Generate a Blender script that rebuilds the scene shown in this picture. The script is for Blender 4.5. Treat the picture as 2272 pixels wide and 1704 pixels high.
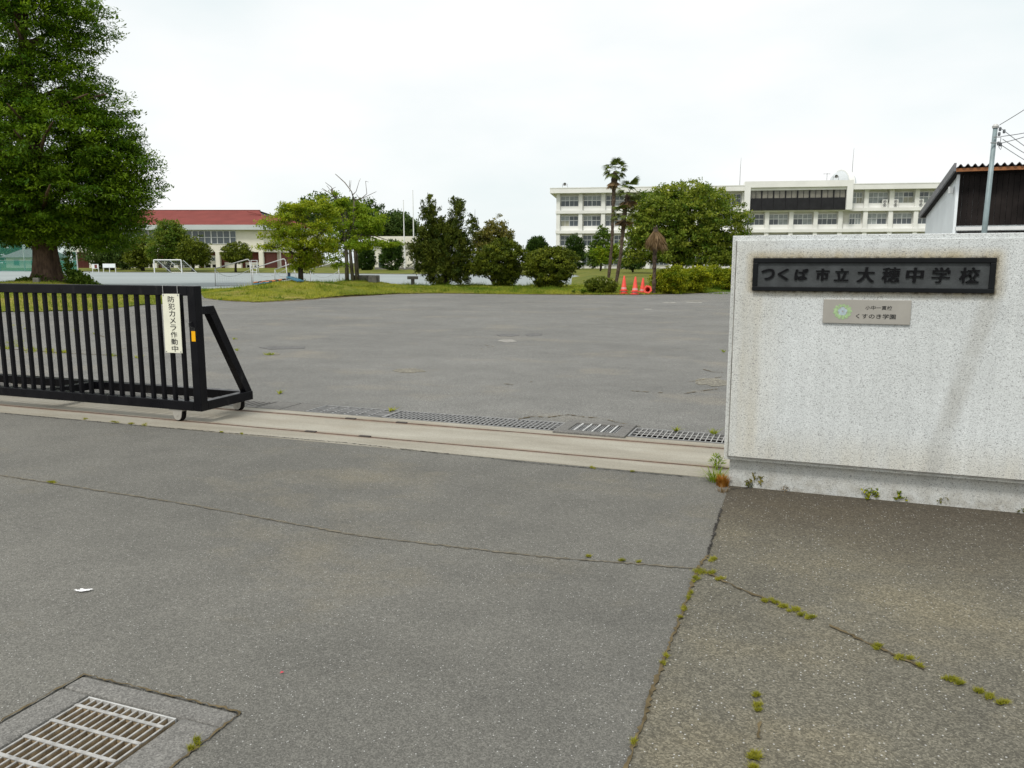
import bpy, math, random
import numpy as np
from mathutils import Vector, Matrix
R = math.radians
sc = bpy.context.scene
for o in list(bpy.data.objects): bpy.data.objects.remove(o)

# ------------------------------------------------------------------ camera, sky, sun, exposure
F_PX, W_PX, EYE, CX, CY, HZ = 1756.0, 2272.0, 1.5, 1136.0, 852.0, 582.0     # focal length in photo pixels, eye height in m
PITCH = math.atan((CY - HZ) / F_PX)
cam_d = bpy.data.cameras.new('camera'); cam = bpy.data.objects.new('camera', cam_d)
sc.collection.objects.link(cam); sc.camera = cam
cam_d.sensor_width = 36; cam_d.lens = 36 * F_PX / W_PX; cam_d.clip_start = .05; cam_d.clip_end = 3000
cam.location = (0, 0, EYE); cam.rotation_euler = (R(90) - PITCH, 0, 0)

SUN_EL, SUN_AZ = R(56), R(215)          # azimuth from north (+Y) clockwise
w = bpy.data.worlds.new('World'); sc.world = w; w.use_nodes = True
nt = w.node_tree; nt.nodes.clear()
wo = nt.nodes.new('ShaderNodeOutputWorld'); bg = nt.nodes.new('ShaderNodeBackground'); bg.inputs[1].default_value = .1
sky = nt.nodes.new('ShaderNodeTexSky'); sky.sky_type = 'NISHITA'; sky.sun_disc = False
sky.sun_elevation = SUN_EL; sky.sun_rotation = SUN_AZ; sky.dust_density = 2.5
tc = nt.nodes.new('ShaderNodeTexCoord'); mp = nt.nodes.new('ShaderNodeMapping'); mp.inputs['Scale'].default_value = (1, 1, 2.6)
cn = nt.nodes.new('ShaderNodeTexNoise'); cn.inputs['Scale'].default_value = 2.2; cn.inputs['Detail'].default_value = 5
cr = nt.nodes.new('ShaderNodeValToRGB')
cr.color_ramp.elements[0].position = .34; cr.color_ramp.elements[0].color = (.82, .89, .895, 1)
cr.color_ramp.elements[1].position = .62; cr.color_ramp.elements[1].color = (1.0, 1.0, .99, 1)
sc_ = nt.nodes.new('ShaderNodeVectorMath'); sc_.operation = 'SCALE'; sc_.inputs['Scale'].default_value = 8.1
mx = nt.nodes.new('ShaderNodeMix'); mx.data_type = 'RGBA'; mx.inputs[0].default_value = .93
L = nt.links.new
L(tc.outputs['Generated'], mp.inputs[0]); L(mp.outputs[0], cn.inputs['Vector']); L(cn.outputs['Fac'], cr.inputs[0])
L(cr.outputs[0], sc_.inputs[0]); L(sky.outputs[0], mx.inputs[6]); L(sc_.outputs[0], mx.inputs[7])
L(mx.outputs[2], bg.inputs[0]); L(bg.outputs[0], wo.inputs[0])
sd = bpy.data.lights.new('sun', 'SUN'); sd.energy = 1.8; sd.angle = R(12); sd.color = (1, .96, .9)
so = bpy.data.objects.new('sun', sd); sc.collection.objects.link(so)
sv = Vector((math.sin(SUN_AZ) * math.cos(SUN_EL), math.cos(SUN_AZ) * math.cos(SUN_EL), math.sin(SUN_EL)))
so.rotation_euler = sv.to_track_quat('Z', 'Y').to_euler(); so.location = (0, 0, 60)
vs = sc.view_settings; vs.view_transform = 'Standard'; vs.look = 'None'; vs.exposure = .42; vs.gamma = 1
vs.use_curve_mapping = False
sc.cycles.max_bounces = 6; sc.cycles.transparent_max_bounces = 12

# ------------------------------------------------------------------ helpers
rng = np.random.default_rng(7); random.seed(7)
cp_, sp_ = math.cos(PITCH), math.sin(PITCH)
def ray(px, py):
    dx, dy = (px - CX) / F_PX, -(py - CY) / F_PX
    return Vector((dx, cp_ + dy * sp_, -sp_ + dy * cp_))
def at(px, py, z=0.):                    # where a sight line meets the height z
    d = ray(px, py); t = (z - EYE) / d.z
    return Vector((d.x * t, d.y * t, z))
def atY(px, py, Y):                      # where a sight line meets the vertical plane at distance Y
    d = ray(px, py); t = Y / d.y
    return Vector((d.x * t, Y, EYE + d.z * t))
GA = R(-20.5)                            # the gate line's direction
TX, TY = math.cos(GA), math.sin(GA)
def G(s, v, z=0.): return Vector((s * TX - v * TY, s * TY + v * TX, z))
def gs(px, py, z=0.):                    # pixel on the ground -> gate frame
    p = at(px, py, z); return (p.x * TX + p.y * TY, -p.x * TY + p.y * TX)

def link(o, parent=None):
    sc.collection.objects.link(o)
    if parent is not None: o.parent = parent
    return o
def tag(o, label, cat=None, group=None, kind=None):
    if label: o['label'] = label
    if cat: o['category'] = cat
    if group: o['group'] = group
    if kind: o['kind'] = kind
    return o
def thing(name, label, cat, loc=(0, 0, 0), rz=0, group=None):
    o = bpy.data.objects.new(name, None); link(o); o.empty_display_size = .1
    o.location = loc; o.rotation_euler = (0, 0, rz)
    return tag(o, label, cat, group)
def copy_tree(o, parent=None):
    c = o.copy(); link(c); c.parent = parent
    for ch in [x for x in bpy.data.objects if x.parent == o and x != c]: copy_tree(ch, c)
    return c

class MB:
    def __init__(s): s.v, s.f, s.m = [], [], []
    def add(s, vs, fs, m=0):
        b = len(s.v); s.v += [tuple(x) for x in vs]; s.f += [tuple(i + b for i in f) for f in fs]; s.m += [m] * len(fs); return s
    def box(s, x0, x1, y0, y1, z0, z1, m=0, M=None):
        vs = [Vector((x, y, z)) for z in (z0, z1) for y in (y0, y1) for x in (x0, x1)]
        if M is not None: vs = [M @ q for q in vs]
        return s.add(vs, [(0, 2, 3, 1), (4, 5, 7, 6), (0, 1, 5, 4), (2, 6, 7, 3), (0, 4, 6, 2), (1, 3, 7, 5)], m)
    def bar(s, a, b, wx, wy, m=0, up=(0, 0, 1)):
        a, b = Vector(a), Vector(b); d = (b - a); ln = d.length; d.normalize()
        u = Vector(up)
        if abs(d.dot(u)) > .98: u = Vector((0, 1, 0))
        x = d.cross(u).normalized(); y = x.cross(d)
        M = Matrix((x, y, d)).transposed().to_4x4(); M.translation = a
        return s.box(-wx / 2, wx / 2, -wy / 2, wy / 2, 0, ln, m, M)
    def tube(s, pts, rad, n=8, m=0, jit=0., cap=True):
        pts = [Vector(p) for p in pts]; k = len(pts)
        if not hasattr(rad, '__len__'): rad = [rad] * k
        vs, fs = [], []
        for i, p in enumerate(pts):
            d = (pts[min(i + 1, k - 1)] - pts[max(i - 1, 0)]).normalized()
            u = Vector((1, 0, 0)) if abs(d.x) < .9 else Vector((0, 1, 0))
            x = d.cross(u).normalized(); y = d.cross(x)
            for j in range(n):
                a = 2 * math.pi * j / n; r = rad[i] * (1 + jit * (random.random() - .5))
                vs.append(p + x * (r * math.cos(a)) + y * (r * math.sin(a)))
        for i in range(k - 1):
            for j in range(n):
                fs.append((i * n + j, i * n + (j + 1) % n, (i + 1) * n + (j + 1) % n, (i + 1) * n + j))
        if cap: fs += [tuple(range(n - 1, -1, -1)), tuple((k - 1) * n + j for j in range(n))]
        return s.add(vs, fs, m)
    def lathe(s, prof, n=20, m=0, M=None):
        vs, fs = [], []
        for r, z in prof:
            for j in range(n):
                a = 2 * math.pi * j / n; q = Vector((r * math.cos(a), r * math.sin(a), z)); vs.append(M @ q if M is not None else q)
        for i in range(len(prof) - 1):
            for j in range(n): fs.append((i * n + j, i * n + (j + 1) % n, (i + 1) * n + (j + 1) % n, (i + 1) * n + j))
        return s.add(vs, fs, m)
    def poly(s, pts, z0, z1, m=0):           # extruded polygon, counter-clockwise plan
        n = len(pts); vs = [(x, y, z0) for x, y in pts] + [(x, y, z1) for x, y in pts]
        return s.add(vs, [tuple(range(n - 1, -1, -1)), tuple(range(n, 2 * n))] + [(i, (i + 1) % n, n + (i + 1) % n, n + i) for i in range(n)], m)
    def build(s, name, mat, parent=None, smooth=False, bevel=0):
        me = bpy.data.meshes.new(name); me.from_pydata(s.v, [], s.f)
        mats = mat if isinstance(mat, (list, tuple)) else [mat]
        for q in mats: me.materials.append(q)
        if len(mats) > 1: me.polygons.foreach_set('material_index', s.m)
        if smooth: me.polygons.foreach_set('use_smooth', [True] * len(me.polygons))
        me.update(); o = bpy.data.objects.new(name, me); link(o, parent)
        if bevel:
            b = o.modifiers.new('bevel', 'BEVEL'); b.width = bevel; b.segments = 2; b.limit_method = 'ANGLE'
        return o
def grid_mesh(name, X, Y, Z, mat, parent=None, smooth=True, keep=None):
    ny, nx = X.shape; v = np.stack([X, Y, Z], -1).reshape(-1, 3)
    i = np.arange(ny * nx).reshape(ny, nx)
    q = np.stack([i[:-1, :-1], i[:-1, 1:], i[1:, 1:], i[1:, :-1]], -1).reshape(-1, 4)
    if keep is not None:
        kk = keep.reshape(-1); q = q[kk[q].all(1)]
    return np_mesh(name, v, q, mat, parent, smooth)
def np_mesh(name, v, q, mat, parent=None, smooth=False, tint=None):
    me = bpy.data.meshes.new(name); n, k = q.shape
    me.vertices.add(len(v)); me.vertices.foreach_set('co', v.astype(np.float32).ravel())
    me.loops.add(n * k); me.loops.foreach_set('vertex_index', q.astype(np.int32).ravel())
    me.polygons.add(n); me.polygons.foreach_set('loop_start', (np.arange(n) * k).astype(np.int32))
    if smooth: me.polygons.foreach_set('use_smooth', np.ones(n, bool))
    if tint is not None:
        a = me.attributes.new('tint', 'FLOAT', 'POINT'); a.data.foreach_set('value', tint.astype(np.float32))
    me.materials.append(mat); me.update(calc_edges=True)
    o = bpy.data.objects.new(name, me); return link(o, parent)

# ------------------------------------------------------------------ materials
class NT:
    def __init__(s, name):
        s.mat = bpy.data.materials.new(name); s.mat.use_nodes = True; s.t = s.mat.node_tree
        s.b = s.t.nodes['Principled BSDF']; s.out = s.t.nodes['Material Output']; s.tc = s.n('ShaderNodeTexCoord')
    def n(s, ty, **k):
        q = s.t.nodes.new(ty)
        for a, v in k.items(): setattr(q, a, v)
        return q
    def put(s, sock, v):
        if isinstance(v, bpy.types.NodeSocket): s.t.links.new(v, sock)
        elif isinstance(v, (tuple, list)) and len(v) == 3 and sock.type == 'RGBA': sock.default_value = (*v, 1)
        else: sock.default_value = v
    def noise(s, scale, detail=4, rough=.55, vec=None, sx=None):
        q = s.n('ShaderNodeTexNoise'); q.inputs['Scale'].default_value = scale; q.inputs['Detail'].default_value = detail; q.inputs['Roughness'].default_value = rough
        v = vec or s.tc.outputs['Object']
        if sx:
            m = s.n('ShaderNodeMapping'); m.inputs['Scale'].default_value = sx; s.t.links.new(v, m.inputs[0]); v = m.outputs[0]
        s.t.links.new(v, q.inputs['Vector']); return q.outputs['Fac']
    def voro(s, scale, out='Color', vec=None):
        q = s.n('ShaderNodeTexVoronoi'); q.inputs['Scale'].default_value = scale
        s.t.links.new(vec or s.tc.outputs['Object'], q.inputs['Vector']); return q.outputs[out]
    def ramp(s, fac, *stops):
        q = s.n('ShaderNodeValToRGB'); e = q.color_ramp.elements
        while len(e) < len(stops): e.new(.5)
        for i, (p, c) in enumerate(stops):
            e[i].position = p; e[i].color = (*c, 1) if isinstance(c, (tuple, list)) else (c, c, c, 1)
        s.put(q.inputs[0], fac); return q.outputs[0]
    def mix(s, fac, a, b, mode='MIX'):
        q = s.n('ShaderNodeMix', data_type='RGBA', blend_type=mode); s.put(q.inputs[0], fac); s.put(q.inputs[6], a); s.put(q.inputs[7], b); return q.outputs[2]
    def math(s, op, a, b=0., c=None):
        q = s.n('ShaderNodeMath', operation=op); s.put(q.inputs[0], a); s.put(q.inputs[1], b)
        if c is not None: s.put(q.inputs[2], c)
        return q.outputs[0]
    def xyz(s):
        q = s.n('ShaderNodeSeparateXYZ'); s.t.links.new(s.tc.outputs['Object'], q.inputs[0]); return q.outputs
    def sep(s, col):
        q = s.n('ShaderNodeSeparateColor'); s.put(q.inputs[0], col); return q.outputs[0]
    def bump(s, h, strength=.3, dist=.01):
        q = s.n('ShaderNodeBump'); q.inputs['Strength'].default_value = strength; q.inputs['Distance'].default_value = dist
        s.put(q.inputs['Height'], h); s.t.links.new(q.outputs[0], s.b.inputs['Normal'])
    def fin(s, col, rough=.7, metal=0., spec=.4):
        s.put(s.b.inputs['Base Color'], col); s.put(s.b.inputs['Roughness'], rough); s.b.inputs['Metallic'].default_value = metal
        s.b.inputs['Specular IOR Level'].default_value = spec; return s.mat
def plain(name, c, rough=.6, metal=0., var=.15, scale=3., spec=.4, bump=0.):
    t = NT(name); f = t.noise(scale, 5); lo = tuple(x * (1 - var) for x in c); hi = tuple(min(1, x * (1 + var)) for x in c)
    if bump: t.bump(t.noise(scale * 8, 4), bump, .01)
    return t.fin(t.ramp(f, (.3, lo), (.7, hi)), rough, metal, spec)
def asphalt(name, a, b, dust, stone=95., contrast=1., dustcut=.52, sparkle=.03, damp=False):
    t = NT(name)
    big = t.noise(.33, 6, .6); mid = t.noise(2.3, 6, .6)
    col = t.ramp(t.math('ADD', t.math('MULTIPLY', big, .6), t.math('MULTIPLY', mid, .4)), (.38, a), (.62, b))
    col = t.mix(t.ramp(t.noise(.55, 7, .65, sx=(1, 1.4, 1)), (dustcut, 0.), (dustcut + .16, .85)), col, dust)
    r1 = t.sep(t.voro(stone)); r2 = t.sep(t.voro(stone * 2.3))
    col = t.mix(.6, col, t.ramp(t.noise(.9, 6, .65, sx=(.35, 1., 1)), (.3, .9), (.7, 1.1)), 'MULTIPLY')
    if damp:                              # brown grit that has gathered at the foot of the wall
        g = t.n('ShaderNodeMapRange', interpolation_type='SMOOTHSTEP'); t.put(g.inputs[0], t.math('ADD', t.xyz()[1], t.math('MULTIPLY', t.noise(1.3, 6, .65), 1.3))); g.inputs[1].default_value = 4.3; g.inputs[2].default_value = 5.9
        col = t.mix(t.math('MULTIPLY', g.outputs[0], .8), col, (.075, .062, .045))
    lo, hi = 1 - .42 * contrast, 1 + .42 * contrast
    sp = t.ramp(r1, (0., lo * .8), (.3, lo), (.7, 1.), (.95, hi))
    col = t.mix(1., col, sp, 'MULTIPLY')
    col = t.mix(.6 * contrast, col, t.ramp(r2, (0., .6), (.5, 1.), (1., 1.4)), 'MULTIPLY')
    col = t.mix(.55, col, t.ramp(t.noise(30., 6, .75), (.32, .8), (.68, 1.19)), 'MULTIPLY')
    if sparkle:
        d = t.voro(stone * .42, 'Distance'); r3 = t.sep(t.voro(stone * .42)); near = t.ramp(d, (.16, 1.), (.24, 0.)); col = t.mix(t.math('MULTIPLY', t.sep(near), t.sep(t.ramp(r3, (1 - sparkle * 4, 0.), (1 - sparkle * 3.6, .8)))), col, (.52, .52, .5))
    t.bump(t.math('ADD', r1, t.noise(40, 3)), .35, .006)
    return t.fin(col, .88, 0, .25)
def leafmat(name, c1, c2, trans=.3, rough=.55):
    t = NT(name); a = t.n('ShaderNodeAttribute', attribute_name='tint')
    col = t.ramp(a.outputs['Fac'], (0., tuple(1.12 * q for q in c1)), (1., tuple(1.12 * q for q in c2))); t.fin(col, rough, 0, .12)
    tr = t.n('ShaderNodeBsdfTranslucent'); t.put(tr.inputs[0], t.mix(1., col, (1.15, 1.25, .6), 'MULTIPLY'))
    ms = t.n('ShaderNodeMixShader'); ms.inputs[0].default_value = trans
    t.t.links.new(t.b.outputs[0], ms.inputs[1]); t.t.links.new(tr.outputs[0], ms.inputs[2]); t.t.links.new(ms.outputs[0], t.out.inputs[0])
    return t.mat
def barkmat(name, a, b, sz=.25):
    t = NT(name); f = t.noise(9, 6, .65, sx=(1, 1, sz)); t.bump(f, .8, .05)
    return t.fin(t.ramp(f, (.35, a), (.65, b)), .9, 0, .2)

M_road = asphalt('worn_asphalt', (.124, .121, .108), (.168, .163, .144), (.19, .173, .133), 215, .55, .53, .04)
M_walk = asphalt('coarse_asphalt', (.118, .111, .089), (.160, .149, .115), (.19, .168, .115), 160, .72, .47, .05, damp=True)
M_yard = asphalt('yard_asphalt', (.155, .153, .142), (.208, .205, .19), (.235, .217, .18), 170, .7, .54, .045)
def concrete_mat():
    t = NT('tan_concrete'); x, y, z = t.xyz()
    col = t.ramp(t.noise(1.6, 7, .62, sx=(.35, 1.6, 1)), (.32, (.235, .215, .17)), (.5, (.30, .28, .23)), (.68, (.36, .34, .285)))
    col = t.mix(t.ramp(t.noise(.8, 5), (.5, 0.), (.75, .5)), col, (.26, .215, .15))
    for w0 in (5.85, 6.49):               # rust washed out beside the rails
        d = t.math('ABSOLUTE', t.math('SUBTRACT', y, w0)); k = t.ramp(d, (.015, .75), (.07, 0.))
        k = t.math('MULTIPLY', t.sep(k), t.sep(t.ramp(t.noise(2.2, 5, sx=(.5, 3, 1)), (.38, .25), (.6, 1.))))
        col = t.mix(k, col, (.17, .10, .06))
    col = t.mix(.5, col, t.ramp(t.sep(t.voro(150)), (0., .75), (.5, 1.), (1., 1.2)), 'MULTIPLY')
    t.bump(t.noise(60, 4), .2, .004); return t.fin(col, .85, 0, .3)
M_conc = concrete_mat()
M_concg = asphalt('grey_concrete', (.155, .15, .14), (.20, .195, .18), (.20, .18, .145), 190, .55, .55, .0)
def granite_mat():
    t = NT('speckled_granite'); x, y, z = t.xyz()
    col = t.ramp(t.noise(1.3, 5, .6), (.3, (.58, .605, .60)), (.7, (.675, .705, .705)))
    # yellowish weathering: round the name plate and down the left edge
    def band(v, lo, hi, soft):            # 1 inside lo..hi, fading over soft
        a = t.n('ShaderNodeMapRange', interpolation_type='SMOOTHSTEP'); t.put(a.inputs[0], v); a.inputs[1].default_value = lo - soft; a.inputs[2].default_value = lo + soft * .3
        b = t.n('ShaderNodeMapRange', interpolation_type='SMOOTHSTEP'); t.put(b.inputs[0], v); b.inputs[1].default_value = hi - soft * .3; b.inputs[2].default_value = hi + soft; b.inputs[3].default_value = 1; b.inputs[4].default_value = 0
        return t.math('MULTIPLY', a.outputs[0], b.outputs[0])
    nz = t.noise(5., 6, .65); nv = t.noise(7., 5, .6, sx=(1.6, 1, .22))
    halo = t.math('MULTIPLY', band(x, .12, 1.49, .07), band(z, 1.315, 1.55, .055))
    lstreak = t.math('MULTIPLY', band(x, .08, .19, .06), band(z, .25, 1.33, .2))
    ledge = t.math('MULTIPLY', band(x, .02, .22, .16), band(z, .2, 1.6, .1))
    foot = band(z, .17, .3, .2)
    k = t.math('MULTIPLY', t.math('MAXIMUM', t.math('MAXIMUM', t.math('MULTIPLY', halo, .95), t.math('MULTIPLY', lstreak, .45)), t.math('MAXIMUM', t.math('MULTIPLY', ledge, .25), t.math('MULTIPLY', foot, .38))), t.sep(t.ramp(nv, (.3, .5), (.62, 1.))))
    col = t.mix(k, col, (.46, .40, .27))
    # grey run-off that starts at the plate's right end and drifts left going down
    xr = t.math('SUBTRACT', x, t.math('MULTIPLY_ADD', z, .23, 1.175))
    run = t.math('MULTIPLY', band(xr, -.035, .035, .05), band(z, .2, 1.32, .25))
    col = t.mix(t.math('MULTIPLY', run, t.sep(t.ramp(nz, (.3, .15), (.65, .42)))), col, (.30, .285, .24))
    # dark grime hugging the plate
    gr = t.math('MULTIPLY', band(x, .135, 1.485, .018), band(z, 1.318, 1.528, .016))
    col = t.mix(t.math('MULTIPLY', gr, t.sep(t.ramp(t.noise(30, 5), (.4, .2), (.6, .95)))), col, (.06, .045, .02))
    r1 = t.sep(t.voro(280)); r2 = t.sep(t.voro(165))
    col = t.mix(.5, col, t.ramp(t.noise(9., 6, .6, sx=(1.8, 1, .16)), (.3, .86), (.7, 1.08)), 'MULTIPLY')
    sp_ = t.math('MULTIPLY', band(z, -.2, .06, .13), t.sep(t.ramp(t.noise(11, 6, .65), (.35, .15), (.65, .75)))); col = t.mix(sp_, col, (.30, .275, .22))
    wob = t.noise(90, 3)
    col = t.mix(1., col, t.ramp(r1, (0., .5), (.06, .55), (.09, .84), (.5, .98), (1., 1.12)), 'MULTIPLY')
    col = t.mix(t.math('MULTIPLY', t.sep(t.ramp(r2, (.92, 0.), (.95, .7))), t.sep(t.ramp(wob, (.47, 0.), (.53, 1.)))), col, (.21, .21, .215))
    t.bump(t.math('ADD', r1, t.noise(110, 4)), .5, .004); return t.fin(col, .8, 0, .3)
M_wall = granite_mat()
def gatepaint():
    t = NT('black_gate_paint'); c = t.ramp(t.noise(6, 5), (.3, (.003, .003, .0045)), (.7, (.006, .006, .008)))
    k = t.math('MULTIPLY', t.sep(t.ramp(t.noise(16, 5, .7, sx=(1, 1, .25)), (.55, 0.), (.75, .55))), t.sep(t.ramp(t.noise(2.5, 3), (.45, 0.), (.6, 1.))))
    c = t.mix(k, c, (.045, .043, .042)); return t.fin(c, t.ramp(t.noise(8, 5), (.3, .22), (.7, .42)), 0, .16)
M_black = gatepaint()
M_rail = plain('rusty_rail', (.115, .075, .055), .6, .5, .5, 14)
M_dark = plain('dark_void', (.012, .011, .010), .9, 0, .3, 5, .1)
M_soil = plain('crack_soil', (.115, .09, .05), .95, 0, .4, 18, .1)
M_seam = plain('seam_dust', (.145, .13, .10), .95, 0, .3, 25, .1)
M_sump = plain('sump_dirt', (.36, .27, .16), .95, 0, .4, 9, .1)
M_dome = plain('grey_dome_paint', (.50, .53, .54), .6, 0, .05, 1, .2)
M_crack = plain('crack_dark', (.045, .042, .038), .95, 0, .5, 18, .1)
M_galv = plain('galvanised_steel', (.50, .50, .485), .55, .25, .22, 20)
M_grate = plain('worn_grate_steel', (.36, .355, .34), .6, .2, .3, 30)
M_galvd = plain('dull_galvanised_steel', (.27, .27, .265), .6, .3, .3, 12)
M_white = plain('white_paint', (.72, .73, .72), .45, 0, .08, 3)
M_cream = plain('cream_paint_wall', (.70, .675, .585), .8, 0, .07, .5)
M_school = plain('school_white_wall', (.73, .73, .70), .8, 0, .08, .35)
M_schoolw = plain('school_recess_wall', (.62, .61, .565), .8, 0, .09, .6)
M_glass = plain('window_glass', (.065, .08, .09), .06, 0, .45, .35, .6)
M_curt = plain('curtained_glass', (.26, .255, .19), .15, 0, .25, 1.2, .6)
M_curt2 = plain('pale_curtained_glass', (.23, .255, .25), .12, 0, .3, 1., .6)
M_curtd = plain('dim_curtained_glass', (.17, .16, .13), .2, 0, .25, 1.2, .5)
M_frame = plain('aluminium_frame', (.62, .63, .62), .4, .2, .06, 3)
M_bpanel = plain('black_panel', (.02, .02, .022), .5, 0, .25, 1.2, .15)
M_sheet = plain('plaque_metal', (.36, .345, .31), .5, .2, .06, 8)
M_signw = plain('cream_sign_plate', (.74, .735, .60), .5, 0, .06, 6)
M_ink = plain('black_ink', (.012, .012, .012), .5, 0, .1)
M_yel = plain('yellow_reflector', (.85, .42, .0), .3, 0, .08, 30)
M_plate = plain('bronze_plate', (.055, .06, .062), .6, 0, .25, 14, .2, .15)
M_platef = plain('bronze_plate_rim', (.007, .008, .009), .45, 0, .3, 9, .15)
M_letter = plain('black_bronze_letter', (.004, .004, .005), .4, 0, .3, 9, .15)
M_cone = plain('red_cone_plastic', (.72, .075, .05), .5, 0, .14, 7)
M_coneb = plain('white_cone_band', (.6, .42, .4), .4, 0, .1, 20)
M_blue = plain('blue_paint', (.06, .17, .25), .5, 0, .3, 4)
M_navy = plain('navy_box', (.02, .035, .06), .5, 0, .3, 4)
M_orange = plain('faded_orange_paint', (.55, .2, .08), .6, 0, .2, 4)
M_stone = plain('weathered_stone', (.16, .155, .14), .9, 0, .35, 6, .2, .4)
M_steel = plain('pole_paint', (.22, .28, .29), .5, .1, .2, 3)
M_brick = plain('red_brick_cladding', (.15, .045, .035), .8, 0, .25, 3)
M_red = plain('red_roof_sheet', (.19, .05, .042), .85, 0, .12, .4, .12)
M_eave = plain('grey_eave', (.47, .51, .51), .6, 0, .06, .4)
M_tile = plain('grey_roof_tile', (.12, .12, .125), .6, 0, .3, 3)
M_shedroof = plain('grey_shed_roof', (.15, .15, .16), .5, .1, .25, 4)
M_board = plain('dark_brown_board', (.0155, .0125, .0115), .7, 0, .55, 2., .12)
M_fascia = plain('orange_brown_timber', (.27, .105, .035), .6, 0, .25, 5)
M_shedw = plain('pale_shed_wall', (.78, .83, .85), .6, 0, .06, 1)
M_tyre = plain('tyre_rubber', (.012, .012, .012), .8)
M_carw = plain('white_car_paint', (.75, .75, .74), .2, 0, .04, 1, .6)
M_wire = plain('wire_grey', (.12, .13, .14), .6)
M_cord = plain('net_cord', (.40, .42, .41), .7)
def sand_mat():
    t = NT('playground_sand'); c = t.ramp(t.noise(.05, 6, .6, sx=(.3, 1, 1)), (.3, (.25, .28, .28)), (.7, (.31, .345, .34)))
    c = t.mix(.5, c, t.ramp(t.noise(.5, 6, .7, sx=(.25, 1, 1)), (.3, .85), (.7, 1.12)), 'MULTIPLY'); return t.fin(c, .95, 0, .15)
M_sand = sand_mat()
def grass_mat(name, a, b, c):
    t = NT(name); col = t.ramp(t.noise(.35, 6, .6), (.3, a), (.5, b), (.68, c))
    col = t.mix(.7, col, t.ramp(t.noise(5, 6, .7), (.3, .55), (.7, 1.4)), 'MULTIPLY'); t.bump(t.noise(14, 5), .6, .05)
    return t.fin(col, .95, 0, .1)
M_turf = grass_mat('turf_soil', (.08, .115, .016), (.19, .185, .03), (.25, .205, .06))
M_lawn = grass_mat('lawn_far', (.07, .10, .016), (.12, .135, .024), (.18, .165, .035))
M_ground = grass_mat('open_ground', (.05, .065, .02), (.08, .085, .03), (.11, .10, .045))
L_grass = leafmat('grass_blade', (.06, .13, .010), (.34, .335, .05), .3, .7)
L_moss = leafmat('moss_green', (.10, .125, .012), (.29, .27, .035), .3, .8)
L_big = leafmat('dawn_redwood_leaf', (.036, .09, .005), (.145, .22, .010), .3)
L_mid = leafmat('mid_green_leaf', (.04, .085, .010), (.12, .17, .018), .3)
L_yg = leafmat('yellow_green_leaf', (.10, .165, .008), (.31, .335, .02), .35)
L_hedge = leafmat('golden_hedge_leaf', (.07, .115, .006), (.31, .31, .012), .3)
L_fresh = leafmat('fresh_green_leaf', (.09, .165, .008), (.23, .29, .018), .35)
L_dark = leafmat('dark_conifer_leaf', (.026, .045, .006), (.105, .122, .014), .15)
L_olive = leafmat('olive_shrub_leaf', (.04, .064, .006), (.155, .175, .014), .22)
L_brown = leafmat('olive_brown_leaf', (.07, .085, .012), (.22, .18, .045), .25)
L_cyp = leafmat('clipped_cypress_leaf', (.02, .045, .008), (.055, .095, .014), .15)
L_camph = leafmat('camphor_leaf', (.055, .105, .010), (.25, .275, .035), .3)
L_far = leafmat('far_tree_leaf', (.03, .065, .012), (.085, .12, .024), .25)
L_palm = leafmat('palm_leaf', (.05, .075, .015), (.13, .16, .03), .2)
L_dead = leafmat('dead_palm_leaf', (.10, .065, .03), (.26, .18, .10), .2)
L_weedo = leafmat('dried_orange_leaf', (.25, .10, .015), (.40, .19, .04), .3)
L_plume = leafmat('pale_plume', (.30, .30, .14), (.5, .48, .28), .3)
B_red = barkmat('reddish_bark', (.05, .032, .022), (.13, .085, .06))
B_grey = barkmat('grey_bark', (.06, .052, .042), (.17, .15, .12))
B_dark = barkmat('dark_bark', (.02, .017, .013), (.06, .05, .04))
B_palm = barkmat('palm_trunk_fibre', (.035, .025, .018), (.12, .09, .065), .8)

# ------------------------------------------------------------------ ground, yard, playground
def sheet(name, pts, z, mat, rot=True, label=None, thick=.02):
    m = MB(); m.poly([tuple(p[:2]) for p in pts], z - thick, z); o = m.build(name, mat)
    if rot: o.rotation_euler = (0, 0, GA)
    return tag(o, label, kind='structure')
m = MB(); m.poly([(-900, -60), (900, -60), (900, 20), (-900, 20)], -.75, -.60); m.poly([(-900, 20), (900, 20), (900, 1500), (-900, 1500)], -.75, -.03); tag(m.build('ground', M_ground), 'open ground around the school', kind='structure')
# gate frame: everything in front of the drain line
crB = [(1612, 1095), (1600, 1130), (1583, 1190), (1570, 1235), (1548, 1262), (1532, 1310), (1510, 1370), (1480, 1450), (1445, 1545), (1415, 1635), (1390, 1704), (1372, 1760)]
crBg = [gs(*p) for p in crB]
left_poly = [(-40, -12), (crBg[-1][0] + .2, -12), (crBg[-1][0] + .02, .8)] + crBg[::-1] + [(-.45, 5.55), (-40, 5.55)]
right_poly = [(crBg[-1][0] + .2, -12), (40, -12), (40, 5.7), (-.45, 5.7), (-.45, 5.55)] + crBg + [(crBg[-1][0] + .02, .8)]
gx0, gx1, gy0, gy1 = -2.28, -1.895, 1.28, 1.885          # the storm drain's opening
FX0, FX1, FY0, FY1 = -2.42, -1.72, 1.14, 1.985           # and its concrete surround
def ring(m, x0, x1, y0, y1, a0, a1, b0, b1, z0, z1):
    m.box(x0, x1, y0, b0, z0, z1); m.box(x0, x1, b1, y1, z0, z1); m.box(x0, a0, b0, b1, z0, z1); m.box(a1, x1, b0, b1, z0, z1)
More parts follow.
